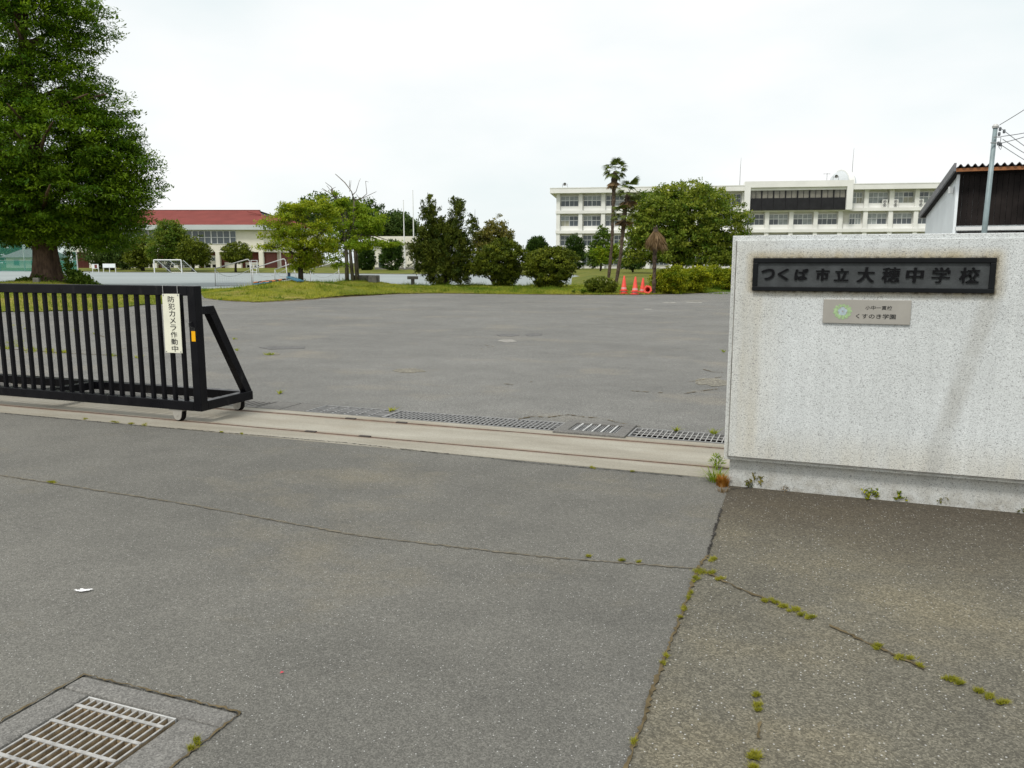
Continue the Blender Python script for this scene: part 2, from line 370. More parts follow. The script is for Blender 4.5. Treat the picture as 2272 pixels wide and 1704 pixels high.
# entrance asphalt as strips around the drain surround
m = MB(); e = .006
m.poly([(-40, -12), (FX0 - e, -12), (FX0 - e, 5.545), (-40, 5.545)], -.12, 0)
m.poly([(FX0 - e, -12), (FX1 + e, -12), (FX1 + e, FY0 - e), (FX0 - e, FY0 - e)], -.12, 0)
m.poly([(FX0 - e, FY1 + e), (FX1 + e, FY1 + e), (FX1 + e, 5.545), (FX0 - e, 5.545)], -.12, 0)
m.poly([(FX1 + e, -12)] + left_poly[1:-1][:-1] + [(-.45, 5.545), (FX1 + e, 5.545)], -.12, 0)
road = m.build('entrance_pavement', M_road); road.rotation_euler = (0, 0, GA); tag(road, 'worn grey asphalt apron in front of the gate', kind='structure')
walk = sheet('sidewalk', right_poly, .004, M_walk, True, 'coarse brownish asphalt footway in front of the sign wall', .12)
m = MB()
strip_y = [5.55, 5.832, 5.868, 6.472, 6.508, 6.65]
m.box(-40, .6, 5.55, 5.832, -.12, .003); m.box(-40, .6, 5.868, 6.472, -.12, .003); m.box(-40, .6, 6.508, 6.65, -.12, .003)
m.box(-40, .6, 5.832, 5.868, -.12, -.012); m.box(-40, .6, 6.472, 6.508, -.12, -.012)
strip = m.build('concrete_strip', M_conc); strip.rotation_euler = (0, 0, GA); tag(strip, 'tan concrete strip that carries the two gate rails', kind='structure')
for w0 in (5.85, 6.49):
    m = MB(); m.tube([(-40, w0, -.004), (-.47, w0, -.004)], .011, 6); q = m.build('rail', M_rail, strip)
M_stop = plain('rusty_stop', (.05, .04, .034), .7, .2, .4, 30)
for px, py, w0 in ((690, 959, 5.85), (809, 970, 5.85), (776, 931, 6.49), (889, 940, 6.49)):
    s0 = gs(px, py)[0]; m = MB(); m.box(s0 - .055, s0 + .055, w0 - .018, w0 + .018, 0, .013); m.build('rail_stop', M_stop, strip, bevel=.003)
# drain channel behind the strip
DY0, DY1 = 6.655, 7.05
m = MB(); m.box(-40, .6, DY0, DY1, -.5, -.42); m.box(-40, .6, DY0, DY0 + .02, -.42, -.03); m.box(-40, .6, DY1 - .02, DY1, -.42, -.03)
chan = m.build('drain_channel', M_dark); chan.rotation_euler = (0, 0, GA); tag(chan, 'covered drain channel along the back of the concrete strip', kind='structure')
def cover(name, label, s0, s1, cat='drain cover', group=None, y0=DY0 + .008, y1=DY1 - .008):
    return thing(name, label, cat, G(s0, y0, 0), GA, group), s1 - s0, y1 - y0
GR = 'covers over the drain behind the gate rails'
for k, (a, b) in enumerate(((-5.345, -5.06), (-5.045, -4.745))):
    t, w_, d_ = cover('drain_cover', ['plain concrete drain lid next to the slotted lids by the gate', 'plain concrete drain lid touching the long steel grating'][k], a, b, 'drain lid', GR)
    m = MB(); m.box(0, w_, 0, d_, -.10, .004); m.build('slab', M_concg, t, bevel=.008)
for b, ln, n, lab in ((-5.36, .61, 9, 'slotted concrete drain cover at the foot of the open gate frame'), (-5.98, 6., 90, 'long row of slotted concrete drain cover running under the sliding gate')):
    t, w_, d_ = cover('slotted_drain_cover', lab, b - ln, b)
    m = MB(); m.box(0, w_, 0, .07, -.1, .004); m.box(0, w_, d_ - .07, d_, -.1, .004)
    for i in range(n + 1):
        c = w_ * i / n; m.box(max(0, c - .018), min(w_, c + .018), .07, d_ - .07, -.1, .004)
    m.build('slab', M_concg, t)
def grating(label, a, b, y0, y1, nx, ny, wx, wy, mat, matb=None, name='drain_grating', zt=.006):
    t = thing(name, label, 'drain grating', G(a, y0, 0), GA, GR); w_, d_ = b - a, y1 - y0
    m = MB(); ring(m, 0, w_, 0, d_, .016, w_ - .016, .016, d_ - .016, -.05, zt); m.build('frame', M_galvd, t)
    for j in range(1, ny):
        c = .022 + (d_ - .044) * j / ny; m = MB(); m.box(.022, w_ - .022, c - wy / 2, c + wy / 2, zt - .008, zt - .003); m.build('long_bar', mat, t)
    me = None
    for i in range(1, nx):
        c = .022 + (w_ - .044) * i / nx
        if me is None:
            m = MB(); m.box(-wx / 2, wx / 2, .022, d_ - .022, zt - .007, zt - .001); q = m.build('cross_bar', matb or mat, t); me = q.data
        else: q = bpy.data.objects.new('cross_bar', me); link(q, t)
        q.location = (c, 0, 0)
    return t
grating('dull steel drain grating of long thin bars beside the concrete lids', -4.735, -3.85, DY0 + .01, DY1 - .01, 6, 6, .012, .016, M_galvd)
grating('long dull steel drain grating of close bars left of the framed gully grate', -3.845, -2.085, DY0 + .01, DY1 - .01, 38, 4, .012, .009, M_galvd)
grating('square mesh steel drain grating running up to the sign wall', -1.42, -.42, DY0 + .01, DY1 - .02, 21, 3, .008, .010, M_grate, zt=.008)
t = thing('gully_grate', 'raised gully grate with pale bars in a concrete frame', 'gully grate', G(-2.075, 6.575, 0), GA)
m = MB(); ring(m, 0, .65, 0, .53, .11, .55, .10, .44, -.1, .022); m.build('frame', M_concg, t, bevel=.006)
m = MB(); 
for i in range(22): m.box(.11 + .02 * i, .118 + .02 * i, .10, .44, -.03, .008)
tag(m.build('fine_bar', M_galvd, t), None, kind='stuff')
for i in range(5):
    c = .165 + .082 * i; m = MB(); m.box(c - .007, c + .007, .10, .44, .009, .019); m.build('bar', M_galv, t)
# yard asphalt
m = MB(); m.poly([(-45, DY1 + .002), (.6, DY1 + .002), (60, DY1 + .002), (60, 44), (-45, 72)], -.12, .002)
yard = m.build('school_yard', M_yard); yard.rotation_euler = (0, 0, GA); tag(yard, 'broad grey asphalt yard behind the gate', kind='structure')
m = MB(); m.poly([(.6, 5.7), (40, 5.7), (40, DY1), (.6, DY1)], -.1, 0); q = m.build('verge', M_ground); q.rotation_euler = (0, 0, GA); tag(q, 'bare verge behind the sign wall', kind='structure')
def blob(px, py, rx, ry, mat, name, z=.007, n=16, parent=yard):
    c = gs(px, py); a = gs(px + rx, py); b = gs(px, py - ry); pts = []
    for i in range(n):
        th = 2 * math.pi * i / n; k = random.uniform(.7, 1.15)
        pts.append((c[0] + k * (math.cos(th) * (a[0] - c[0]) + math.sin(th) * (b[0] - c[0])), c[1] + k * (math.cos(th) * (a[1] - c[1]) + math.sin(th) * (b[1] - c[1]))))
    m = MB(); m.poly(pts, z - .004, z); return m.build(name, mat, parent)
M_patchl = asphalt('pale_patch', (.27, .26, .235), (.32, .31, .28), (.3, .28, .24), 60, .5, .6, 0)
M_patchd = asphalt('dark_patch', (.135, .133, .128), (.155, .152, .147), (.14, .135, .12), 60, .6, .6, 0)
M_patcht = asphalt('tan_patch', (.19, .18, .15), (.22, .205, .165), (.22, .2, .15), 60, .7, .5, 0)
M_lane = plain('worn_white_line', (.42, .41, .36), .8, 0, .3, 8)
blob(1126, 757, 24, 3.5, M_patchl, 'worn_patch'); blob(1128, 744, 26, 3, M_patchd, 'worn_patch'); blob(1185, 743, 20, 3, M_patchd, 'worn_patch')
blob(620, 772, 55, 4, M_patchd, 'worn_patch'); blob(608, 786, 15, 3, M_patcht, 'worn_patch')
blob(1580, 848, 40, 9, M_patcht, 'worn_patch'); blob(905, 823, 40, 6, M_patcht, 'worn_patch')
for a, b, y in ((1472, 1484, 671), (1488, 1498, 671), (1523, 1557, 671), (1430, 1446, 686)):
    p, q = gs(a, y), gs(b, y + .5); m = MB(); dv = Vector((q[0] - p[0], q[1] - p[1])).normalized().orthogonal() * .07
    m.poly([(p[0] - dv.x, p[1] - dv.y), (q[0] - dv.x, q[1] - dv.y), (q[0] + dv.x, q[1] + dv.y), (p[0] + dv.x, p[1] + dv.y)][::1], .003, .007); m.build('line_marking', M_lane, yard)
def crack(pts, wd, mat, parent, z=.006, px=True, gaps=0.):
    P = [Vector(gs(*p)) if px else Vector(p) for p in pts]; fine = []
    for a, b in zip(P[:-1], P[1:]):
        n = max(2, int((b - a).length / (.018 if wd < .04 else .045)))
        for i in range(n): fine.append(a.lerp(b, i / n))
    fine.append(P[-1]); m = MB(); on = True; prev = None
    for i in range(len(fine)):
        d = (fine[min(i + 1, len(fine) - 1)] - fine[max(i - 1, 0)]).normalized(); o = Vector((-d.y, d.x))
        c = fine[i] + o * random.uniform(-.006, .006); h = wd * random.uniform(.15, 1.) / 2
        cur = (c - o * h, c + o * h)
        if gaps and random.random() < gaps: on = not on
        if prev and on: m.add([(*prev[0], z), (*cur[0], z), (*cur[1], z), (*prev[1], z)], [(0, 1, 2, 3)])
        prev = cur
    return m.build('crack', mat, parent)
crack([(0, 1055), (420, 1120), (800, 1190), (1200, 1236), (1540, 1262)], .026, M_seam, road, .004)
crack(crB[1:4], .02, M_crack, walk, .010); crack(crB[3:], .021, M_soil, walk, .010)
crack([(1545, 1262), (1640, 1310), (1800, 1372), (2010, 1470), (2272, 1590)], .02, M_soil, walk, .010, gaps=.03)
crack([(1680, 1540), (1690, 1600), (1672, 1690)], .014, M_soil, walk, .010, gaps=.2)
crack([(0, 917), (300, 944), (760, 983), (1200, 1030), (1530, 1059)], .016, M_crack, road, .006)
crack([(1700, 1079), (1620, 1088)], .012, M_crack, walk, .010)
for P_ in ([(860, 738), (905, 742), (940, 739)], [(1075, 766), (1095, 770), (1060, 776)], [(1118, 852), (1146, 856), (1180, 848)], [(1560, 820), (1580, 826), (1606, 828)], [(1530, 848), (1570, 842), (1606, 836)],
           [(1460, 872), (1520, 874), (1545, 870), (1605, 862)], [(1400, 868), (1440, 871)], [(0, 727), (120, 735), (215, 742), (240, 752)], [(150, 780), (300, 772), (420, 776)], [(1250, 700), (1320, 686), (1390, 676)]):
    crack(P_, .032, M_soil, yard, .008, gaps=.12)
crack([(-20, 772), (160, 785), (270, 790)], .06, M_soil, yard, .008)
crack([(1150, 932), (1180, 925), (1215, 927), (1262, 921), (1300, 927), (1330, 928), (1375, 940), (1420, 948)], .03, M_soil, yard, .008, gaps=.25)
# playground and its kerb
pg = [at(-700, 600), at(0, 600), at(270, 604.5), at(600, 606.5), at(900, 609), at(1292, 611), at(1296, 640), at(430, 640), at(-700, 648)]
m = MB(); m.poly([(p.x, p.y) for p in pg[::-1]], -.02, .010); tag(m.build('playground', M_sand), 'pale blue grey sand playground', kind='structure')
def strip_line(P, wd, z0, z1, name, mat, label=None):
    m = MB()
    for a, b in zip(P[:-1], P[1:]): m.bar((a.x, a.y, (z0 + z1) / 2), (b.x, b.y, (z0 + z1) / 2), wd, z1 - z0)
    return tag(m.build(name, mat), label, kind='structure')
strip_line(pg[:6], .25, -.02, .09, 'kerb', M_concg, 'pale kerb along the far side of the playground')

# ------------------------------------------------------------------ grassland (height fields)
def vn(X, Y, s, seed=0):                 # cheap smooth noise
    r = np.random.default_rng(seed); o = np.zeros_like(X)
    for k in range(6):
        a, b, p = r.normal(0, s, 3); o += np.sin(X * a + Y * b + p * 9)
    return o / 6
def inside(poly, X, Y):
    c = np.zeros(X.shape, bool); n = len(poly)
    for i in range(n):
        (x0, y0), (x1, y1) = poly[i], poly[(i + 1) % n]
        k = ((y0 > Y) != (y1 > Y)) & (X < (x1 - x0) * (Y - y0) / (y1 - y0 + 1e-12) + x0); c ^= k
    return c
def edge_dist(poly, X, Y):
    d = np.full(X.shape, 1e9); n = len(poly)
    for i in range(n):
        a, b = np.array(poly[i]), np.array(poly[(i + 1) % n]); ab = b - a
        t = np.clip(((X - a[0]) * ab[0] + (Y - a[1]) * ab[1]) / (ab @ ab + 1e-9), 0, 1)
        d = np.minimum(d, np.hypot(X - a[0] - t * ab[0], Y - a[1] - t * ab[1]))
    return d
def fine_poly(poly, step=1.2, jit=.12):
    out = []; n = len(poly)
    for i in range(n):
        a, b = np.array(poly[i]), np.array(poly[(i + 1) % n]); k = max(1, int(np.hypot(*(b - a)) / step))
        for j in range(k): out.append(tuple(a + (b - a) * j / k + rng.normal(0, jit, 2)))
    return out
MOUNDS = [(atY(667, 620, 38).xy, .44, 2.6), (atY(790, 620, 43.5).xy, .34, 2.0), (atY(560, 640, 36).xy, .06, 3.0), (atY(985, 640, 44).xy, .07, 3.)]
isl_px = [(428, 643), (437, 654), (470, 663), (513, 668), (575, 671), (650, 667), (780, 658), (870, 653), (960, 651), (1130, 653), (1290, 654.5), (1440, 654), (1540, 651), (1620, 646), (1760, 640)]
isl = [tuple(at(*p).xy) for p in isl_px]; isl += [(42, 47), (8, 48.5), (-8, 47.5), (-14, 45.5), (-19, 43.5)]
isl = fine_poly(isl)
lg_px = [(-500, 702), (-160, 699), (0, 694), (110, 692), (215, 690), (275, 682), (340, 677), (385, 671), (412, 662)]
lgp = [tuple(at(*p).xy) for p in lg_px]; lgp += [(-20.5, 43), (-26, 50), (-34, 52), (-75, 54)]
lgp = fine_poly(lgp)
def isl_h(X, Y):
    d = edge_dist(isl, X, Y); h = .13 * np.clip(d / 2.2, 0, 1) ** .8 + .04 * vn(X, Y, 1.7, 3) * np.clip(d, 0, 1)
    for c, a, r in MOUNDS: h += a * np.exp(-((X - c[0]) ** 2 + (Y - c[1]) ** 2) / r ** 2)
    return h + .012
def lg_h(X, Y):
    d = edge_dist(lgp, X, Y); return .012 + .22 * np.clip(d / 4, 0, 1) + .03 * vn(X, Y, 1.5, 5) * np.clip(d, 0, 1) + .28 * np.exp(-((X + 27) ** 2 + (Y - 46.5) ** 2) / 9)
def field(name, label, poly, hf, step, mat):
    P = np.array(poly); xs = np.arange(P[:, 0].min(), P[:, 0].max(), step); ys = np.arange(P[:, 1].min(), P[:, 1].max(), step)
    X, Y = np.meshgrid(xs, ys); k = inside(poly, X, Y); Z = hf(X, Y)
    return tag(grid_mesh(name, X, Y, Z, mat, keep=k), label, kind='structure')
field('grass_bank', 'low grass bank between yard and playground', isl, isl_h, .3, M_turf)
field('grass_verge', 'grass around the big tree behind the gate', lgp, lg_h, .4, M_turf)
crack(isl_px[2:], .55, plain('litter_soil', (.13, .095, .05), .95, 0, .5, 2., .1), yard, .009)
def ih(x, y): return float(isl_h(np.array([x]), np.array([y]))[0])
xs = np.linspace(8, 90, 50); ys = np.linspace(46.5, 152, 60); X, Y = np.meshgrid(xs, ys)
xl = np.interp(Y, [46, 80, 85, 96, 152], [3.4, 6.0, 7.4, 7.2, 4]); X = xl + (X - 8) / 82 * (90 - xl)
tag(grid_mesh('lawn', X, Y, .02 + .12 * np.clip((X - xl) / 1.5, 0, 1) + .22 * np.clip((Y - 46) / 12, 0, 1) * np.clip((X - xl) / 2.5, 0, 1) + .02 * vn(X, Y, .6, 8), M_lawn), 'lawn in front of the white school', kind='structure')
xs = np.linspace(-260, 8, 60); ts = np.linspace(0, 1, 24); X, Tt = np.meshgrid(xs, ts)
y0 = np.interp(X, [p.x for p in pg[:6]], [p.y for p in pg[:6]]); Y = y0 + .15 + Tt * (210 - y0)
tag(grid_mesh('far_grass', X, Y, .02 + .33 * np.clip(Tt * 7, 0, 1), M_lawn), 'grass strip beyond the playground', kind='structure')

def blades(name, label, P, hmin, hmax, wd, mat, lean=.35, tint=None):
    n = len(P); a = rng.uniform(0, 2 * np.pi, n); h = rng.uniform(hmin, hmax, n)
    d = np.stack([np.cos(a), np.sin(a), np.zeros(n)], 1); l = rng.normal(0, lean, (n, 2)) * h[:, None]
    tip = P + np.stack([l[:, 0], l[:, 1], h], 1)
    v = np.stack([P - d * wd / 2, P + d * wd / 2, tip], 1).reshape(-1, 3)
    tt = np.clip(rng.normal(.45, .2, n) if tint is None else tint + rng.normal(0, .12, n), 0, 1)
    return tag(np_mesh(name, v, np.arange(3 * n).reshape(n, 3), mat, tint=np.repeat(tt, 3)), label, kind='stuff')
def scatter(poly, hf, n, ybias=True):
    P = np.array(poly); X = rng.uniform(P[:, 0].min(), P[:, 0].max(), n * 3); Y = rng.uniform(P[:, 1].min(), P[:, 1].max(), n * 3)
    k = inside(poly, X, Y) & (np.abs(X) < Y * .68 + 2); X, Y = X[k][:n], Y[k][:n]; return np.stack([X, Y, hf(X, Y) - .01], 1)
P = scatter(isl, isl_h, 190000); n1, n2, n3 = vn(P[:, 0], P[:, 1], 1.1, 21), vn(P[:, 0], P[:, 1], 3.2, 23), vn(P[:, 0], P[:, 1], .45, 29)
lush = np.exp(-((P[:, 0] - 1.5) / 5.5) ** 2 - ((P[:, 1] - 41.5) / 4.) ** 2) + .8 * np.exp(-((P[:, 0] + 5.5) / 1.6) ** 2 - ((P[:, 1] - 35.5) / 1.6) ** 2) + .9 * np.exp(-((P[:, 0] - 13) / 4) ** 2 - ((P[:, 1] - 40) / 3) ** 2)
tn = np.clip(.62 + .55 * n1 + .4 * n2 + .3 * n3 - .55 * lush, 0, 1); hh = np.clip(.75 + .9 * lush + .8 * n1 + .5 * n2, .35, 2.2)
blades('grass', 'uneven yellowish green grass on the low bank', P, .03 * hh, .085 * hh, .02, L_grass, .6, tn)
T_ = scatter(isl, isl_h, 520); ext_ = np.array([[a + rng.normal(0, r), b + rng.normal(0, r), 0] for (a, b, r, n_) in ((-10.2, 38.2, .5, 8), (-8.9, 43.6, .6, 14), (-3.8, 43.5, 1.2, 20), (-.8, 43, 1.2, 20), (2.2, 41.5, 1.3, 20), (6.8, 38, .6, 6), (11, 38.5, 2, 20), (-5.3, 45, .4, 5)) for _ in range(n_)]); T_ = np.concatenate([T_, ext_]); T_[:, 2] = isl_h(T_[:, 0], T_[:, 1])
k = np.repeat(np.arange(len(T_)), 46); P = T_[k] + np.stack([rng.normal(0, .16, len(k)), rng.normal(0, .13, len(k)), np.full(len(k), -.01)], 1); hs = np.clip(rng.lognormal(-.2, .45, len(T_)), .3, 2.)[k]; tk = np.clip(rng.uniform(-.05, .9, len(T_)), 0, 1); tk[-len(ext_):] *= .35
blades('tall_grass', 'ragged taller tufts in the grass of the low bank', P, .06 * hs, .20 * hs, .022, L_grass, .6, tk[k])
P = scatter(lgp, lg_h, 60000); blades('grass', 'patchy grass around the big tree', P, .04, .15, .022, L_grass, .5, np.clip(.42 + .35 * vn(P[:, 0], P[:, 1], .9, 22), 0, 1))

# ------------------------------------------------------------------ foliage
def unit(n):
    v = rng.normal(size=(n, 3)); return v / np.linalg.norm(v, axis=1, keepdims=True)
def leaves(P, A, B, tint, name, mat, parent):
    v = np.stack([P - A, P + B, P + A, P - B], 1).reshape(-1, 3)
    return np_mesh(name, v, np.arange(len(v)).reshape(-1, 4), mat, parent, tint=np.repeat(tint, 4))
def crown(lobes, nclump, nleaf, cr, Ls, Ws, mat, parent, name='crown', inner=.45, flat=.6, up=.55, droop=.1, outw=.6, rough=.16, tv=.2, tb=.4, cut=None, spiky=0., hz=1., gap=0., gf=1.):
    Lb = np.array(lobes, float); p = (Lb[:, 3] * Lb[:, 4] * Lb[:, 5]) ** (2 / 3); p /= p.sum()
    i = rng.choice(len(Lb), nclump, p=p); d = unit(nclump); r = inner + (1 - inner) * rng.random(nclump) ** .55
    bump = 1 + rough * (np.sin(d[:, 0] * 5 + i) + np.sin(d[:, 1] * 6 + 2 * i) + np.sin(d[:, 2] * 7 + 3 * i)) / 1.7 + rng.normal(0, rough * .35, nclump)
    C = Lb[i, :3] + d * (r * bump)[:, None] * Lb[i, 3:6]
    out = d / Lb[i, 3:6]; out /= np.linalg.norm(out, axis=1, keepdims=True)
    if cut is not None: k = C[:, 2] > cut; C, out = C[k], out[k]
    if gap:
        k = np.sin(C[:, 0] * 2.1 * gf + 1.3 * np.sin(C[:, 2] * 1.7 * gf)) * np.sin(C[:, 2] * 2.6 * gf + 1.1 * np.sin(C[:, 1] * 1.9 * gf)) + .5 * np.sin(C[:, 0] * 4.7 * gf + C[:, 2] * 3.9 * gf + 2 * np.sin(C[:, 1] * 3 * gf)); q = k < 1.5 - gap - .3 * rng.random(len(C)); C, out = C[q], out[q]
    nc = len(C); j = np.repeat(np.arange(nc), nleaf); N = len(j)
    off = np.clip(rng.normal(size=(N, 3)), -1.7, 1.7) * cr * np.array([1, 1, flat]); sz = rng.uniform(.6, 1.3, nc)[j][:, None]
    P = C[j] + off * sz * .62 + out[j] * rng.random((N, 1)) * spiky
    A = out[j] * outw + unit(N) * .75 + np.array([0, 0, -droop]); A[:, 2] *= hz; A /= np.linalg.norm(A, axis=1, keepdims=True)
    nn = unit(N) * .7 + np.array([0, 0, up]) + out[j] * .3
    B = np.cross(A, nn); B /= np.linalg.norm(B, axis=1, keepdims=True) + 1e-9
    s = rng.uniform(.7, 1.3, (N, 1)); ti = np.clip(tb + rng.normal(0, tv, nc)[j] + rng.normal(0, .13, N), 0, 1)
    return leaves(P, A * Ls / 2 * s, B * Ws / 2 * s, ti, name, mat, parent)
def lobes_px(base, spec, Y):             # (px, py, rx, ry[, depth ratio, dY]) -> local lobes
    o = []
    for q in spec:
        px, py, rx, ry = q[:4]; dr = q[4] if len(q) > 4 else 1.; dY = q[5] if len(q) > 5 else 0.
        c = atY(px, py, Y + dY) - base; k = (Y + dY) / F_PX; o.append((c.x, c.y, c.z, rx * k, rx * k * dr, ry * k))
    return o
def limbs(m, base, top, lobes, r0, n=None, wob=.25):
    top = Vector(top)
    for q in lobes[:n] if n else lobes:
        e = Vector(q[:3]); mid = top.lerp(e, .5) + Vector((random.uniform(-wob, wob), random.uniform(-wob, wob), random.uniform(0, wob)))
        m.tube([top, mid, e], [r0, r0 * .6, r0 * .2], 6)
def tree(name, label, cat, px, Y, zb, spec, mat, bark, tr, th, nclump, nleaf, cr, Ls, Ws, group=None, cname='crown', **k):
    X = (px - CX) / F_PX * Y * 1.0
    base = Vector(((px - CX) / F_PX * (Y * cp_ + (EYE - zb) * sp_), Y, zb))
    t = thing(name, label, cat, base, 0, group); lb = lobes_px(base, spec, Y)
    if tr:
        m = MB(); m.tube([(0, 0, -.15), (random.uniform(-.05, .05), 0, th * .4), (random.uniform(-.1, .1), 0, th)], [tr * 1.25, tr, tr * .75], 10, jit=.15)
        limbs(m, None, (0, 0, th * .95), lb, tr * .5, 7); m.build('trunk', bark, t, True)
    crown(lb, nclump, nleaf, cr, Ls, Ws, mat, t, cname, **k); return t

# the big tree behind the gate
YB = 46.5; zb = .45; base = Vector(((122 - CX) / F_PX * YB * 1.006, YB, zb))
t = thing('dawn_redwood_tree', 'huge dark green tree with thick trunk behind the black gate', 'tree', base)
spec = [(60, 50, 140, 110), (175, 60, 80, 60), (95, 190, 135, 80), (205, 240, 78, 56), (60, 330, 230, 120), (220, 305, 92, 66), (255, 365, 92, 58), (130, 430, 190, 90), (-60, 420, 190, 130), (290, 418, 72, 40), (235, 470, 84, 50), (140, 497, 140, 54), (222, 518, 84, 40), (60, 508, 100, 34), (280, 480, 46, 36),
        (20, 490, 130, 50), (-110, 250, 170, 170), (20, -70, 150, 110), (20, -190, 100, 110), (-180, 440, 110, 110)]
lb = lobes_px(base, [(q[0], q[1], q[2], q[3], .85) for q in spec], YB)
m = MB()
prof = [(-.4, 1.02), (.0, .92), (.5, .76), (1.2, .66), (2.2, .60), (3.2, .62), (4.2, .50), (6.5, .42), (10, .30), (14, .18), (18, .07)]
n = 26; vs, fs = [], []
for z, r in prof:
    for j in range(n):
        a = 2 * math.pi * j / n; fl = 1 + (.16 * math.sin(5 * a + .6) + .09 * math.sin(9 * a + 2)) * max(.25, 1 - z / 5) + random.uniform(-.02, .02)
        vs.append((r * fl * math.cos(a) - .02 * z, r * fl * math.sin(a), z))
for i in range(len(prof) - 1):
    for j in range(n): fs.append((i * n + j, i * n + (j + 1) % n, (i + 1) * n + (j + 1) % n, (i + 1) * n + j))
m.add(vs, fs)
for k in range(46):
    z = random.uniform(3.0, 15); a = random.uniform(0, 6.28); ln = random.uniform(.45, .95) * (7.4 - .36 * max(0, z - 4)); d = Vector((math.cos(a), math.sin(a), 0))
    m.tube([(0, 0, z), d * ln * .5 + Vector((0, 0, z + .9)), d * ln + Vector((0, 0, z + 1.3))], [.17, .10, .03], 6)
m.build('trunk', B_red, t, True)
crown(lb, 8600, 44, .46, .22, .075, L_big, t, inner=.32, flat=.42, up=1.1, droop=.06, outw=.6, rough=.055, tv=.25, tb=.45, hz=.7, gap=.72)
# undergrowth round its foot, and the stone post
def bushpx(name, label, cat, px, py, Y, spec, mat, nclump, nleaf, cr, Ls, Ws, group=None, zb=None, stem=True, **k):
    b = atY(px, py, Y)
    if zb is not None: b.z = zb
    t = thing(name, label, cat, b, 0, group); lb = lobes_px(b, spec, Y)
    if stem:
        m = MB()
        for q in lb[:6]: m.tube([(random.uniform(-.1, .1), random.uniform(-.1, .1), -.1), (q[0] * .5, q[1] * .5, q[2] * .5), (q[0], q[1], q[2])], [.06, .045, .015], 5)
        m.build('stem', B_dark, t)
    crown(lb, nclump, nleaf, cr, Ls, Ws, mat, t, 'foliage', **k); return t
bushpx('shrub', 'leafy undergrowth against the right side of the thick trunk', 'shrub', 175, 640, 45.6, [(156, 612, 12, 28), (176, 618, 18, 14), (192, 624, 10, 9), (151, 580, 8, 22), (206, 631, 10, 5)], L_mid, 110, 26, .22, .17, .09, up=.5)
bushpx('shrub', 'low leafy undergrowth left of the thick trunk behind the stone post', 'shrub', 70, 640, 45.8, [(93, 622, 10, 12), (62, 627, 20, 8), (108, 628, 9, 9)], L_mid, 100, 26, .22, .17, .09)
b = atY(83, 641, 44.8); t = thing('stone_post', 'short grey square stone post at the foot of the huge tree', 'stone post', b, R(8))
m = MB(); m.box(-.16, .16, -.13, .13, -.2, .62); m.build('shaft', M_stone, t, bevel=.02)

# trees in front of the gym
GYM = 'round trees in front of the red roofed hall'
tree('round_tree', 'tall round crowned tree in front of the red roofed hall', 'tree', 375, 122, .2, [(377, 528, 34, 38), (360, 552, 34, 32), (394, 556, 28, 32), (372, 514, 28, 24), (395, 525, 20, 26)], L_camph, B_dark, .22, 1.6, 620, 26, .45, .34, .16, GYM, tb=.2, rough=.08, inner=.55)
tree('round_tree', 'smaller round tree right of the tall one by the football goal', 'tree', 428, 120, .2, [(430, 556, 32, 30), (418, 566, 24, 22), (444, 566, 20, 24)], L_olive, B_dark, .2, 1.4, 300, 22, .5, .4, .18, GYM)
tree('round_tree', 'brownish green tree left of the tall round one', 'tree', 318, 126, .2, [(318, 556, 28, 36), (304, 570, 24, 26)], L_olive, B_dark, .2, 1.6, 300, 22, .5, .4, .18, GYM)
tree('round_tree', 'dark tree in the shade behind the notice boards', 'tree', 250, 134, .2, [(250, 552, 42, 34), (214, 562, 34, 28), (285, 568, 32, 30), (245, 574, 34, 18)], L_far, B_dark, .25, 2.2, 380, 22, .6, .42, .2, GYM)
tree('topiary_tree', 'clipped dome tree on a bare stem in front of the hall wall', 'tree', 523, 116, .2, [(525, 560, 32, 22, 1), (525, 568, 33, 14, 1)], L_olive, B_dark, .16, 1.3, 330, 24, .32, .3, .13, None, inner=.55, rough=.06)
# far mass of trees behind
for q, lab in (((690, 250, [(690, 478, 60, 40), (655, 498, 46, 30), (640, 500, 36, 34), (725, 470, 50, 36)]), 'broad dark tree behind the right end of the red roof'),
               ((800, 240, [(800, 482, 60, 38), (830, 500, 50, 30), (770, 470, 40, 30)]), 'broad dark tree behind the flat roofed block, left one'),
               ((885, 232, [(880, 500, 40, 28), (905, 508, 26, 22), (862, 506, 30, 26)]), 'smaller dark tree behind the two flagpoles')):
    tree('broad_tree', lab, 'tree', q[0], q[1], 0, q[2], L_far, B_dark, .5, 6, 420, 24, 1.4, .85, .42, 'dark trees behind the school grounds', rough=.12)
tree('broad_tree', 'dark tree behind the green net at the far left', 'tree', -30, 185, 0, [(10, 552, 40, 28), (-50, 545, 60, 40)], L_far, B_dark, .4, 4, 300, 22, 1., .7, .35, 'dark trees behind the school grounds')

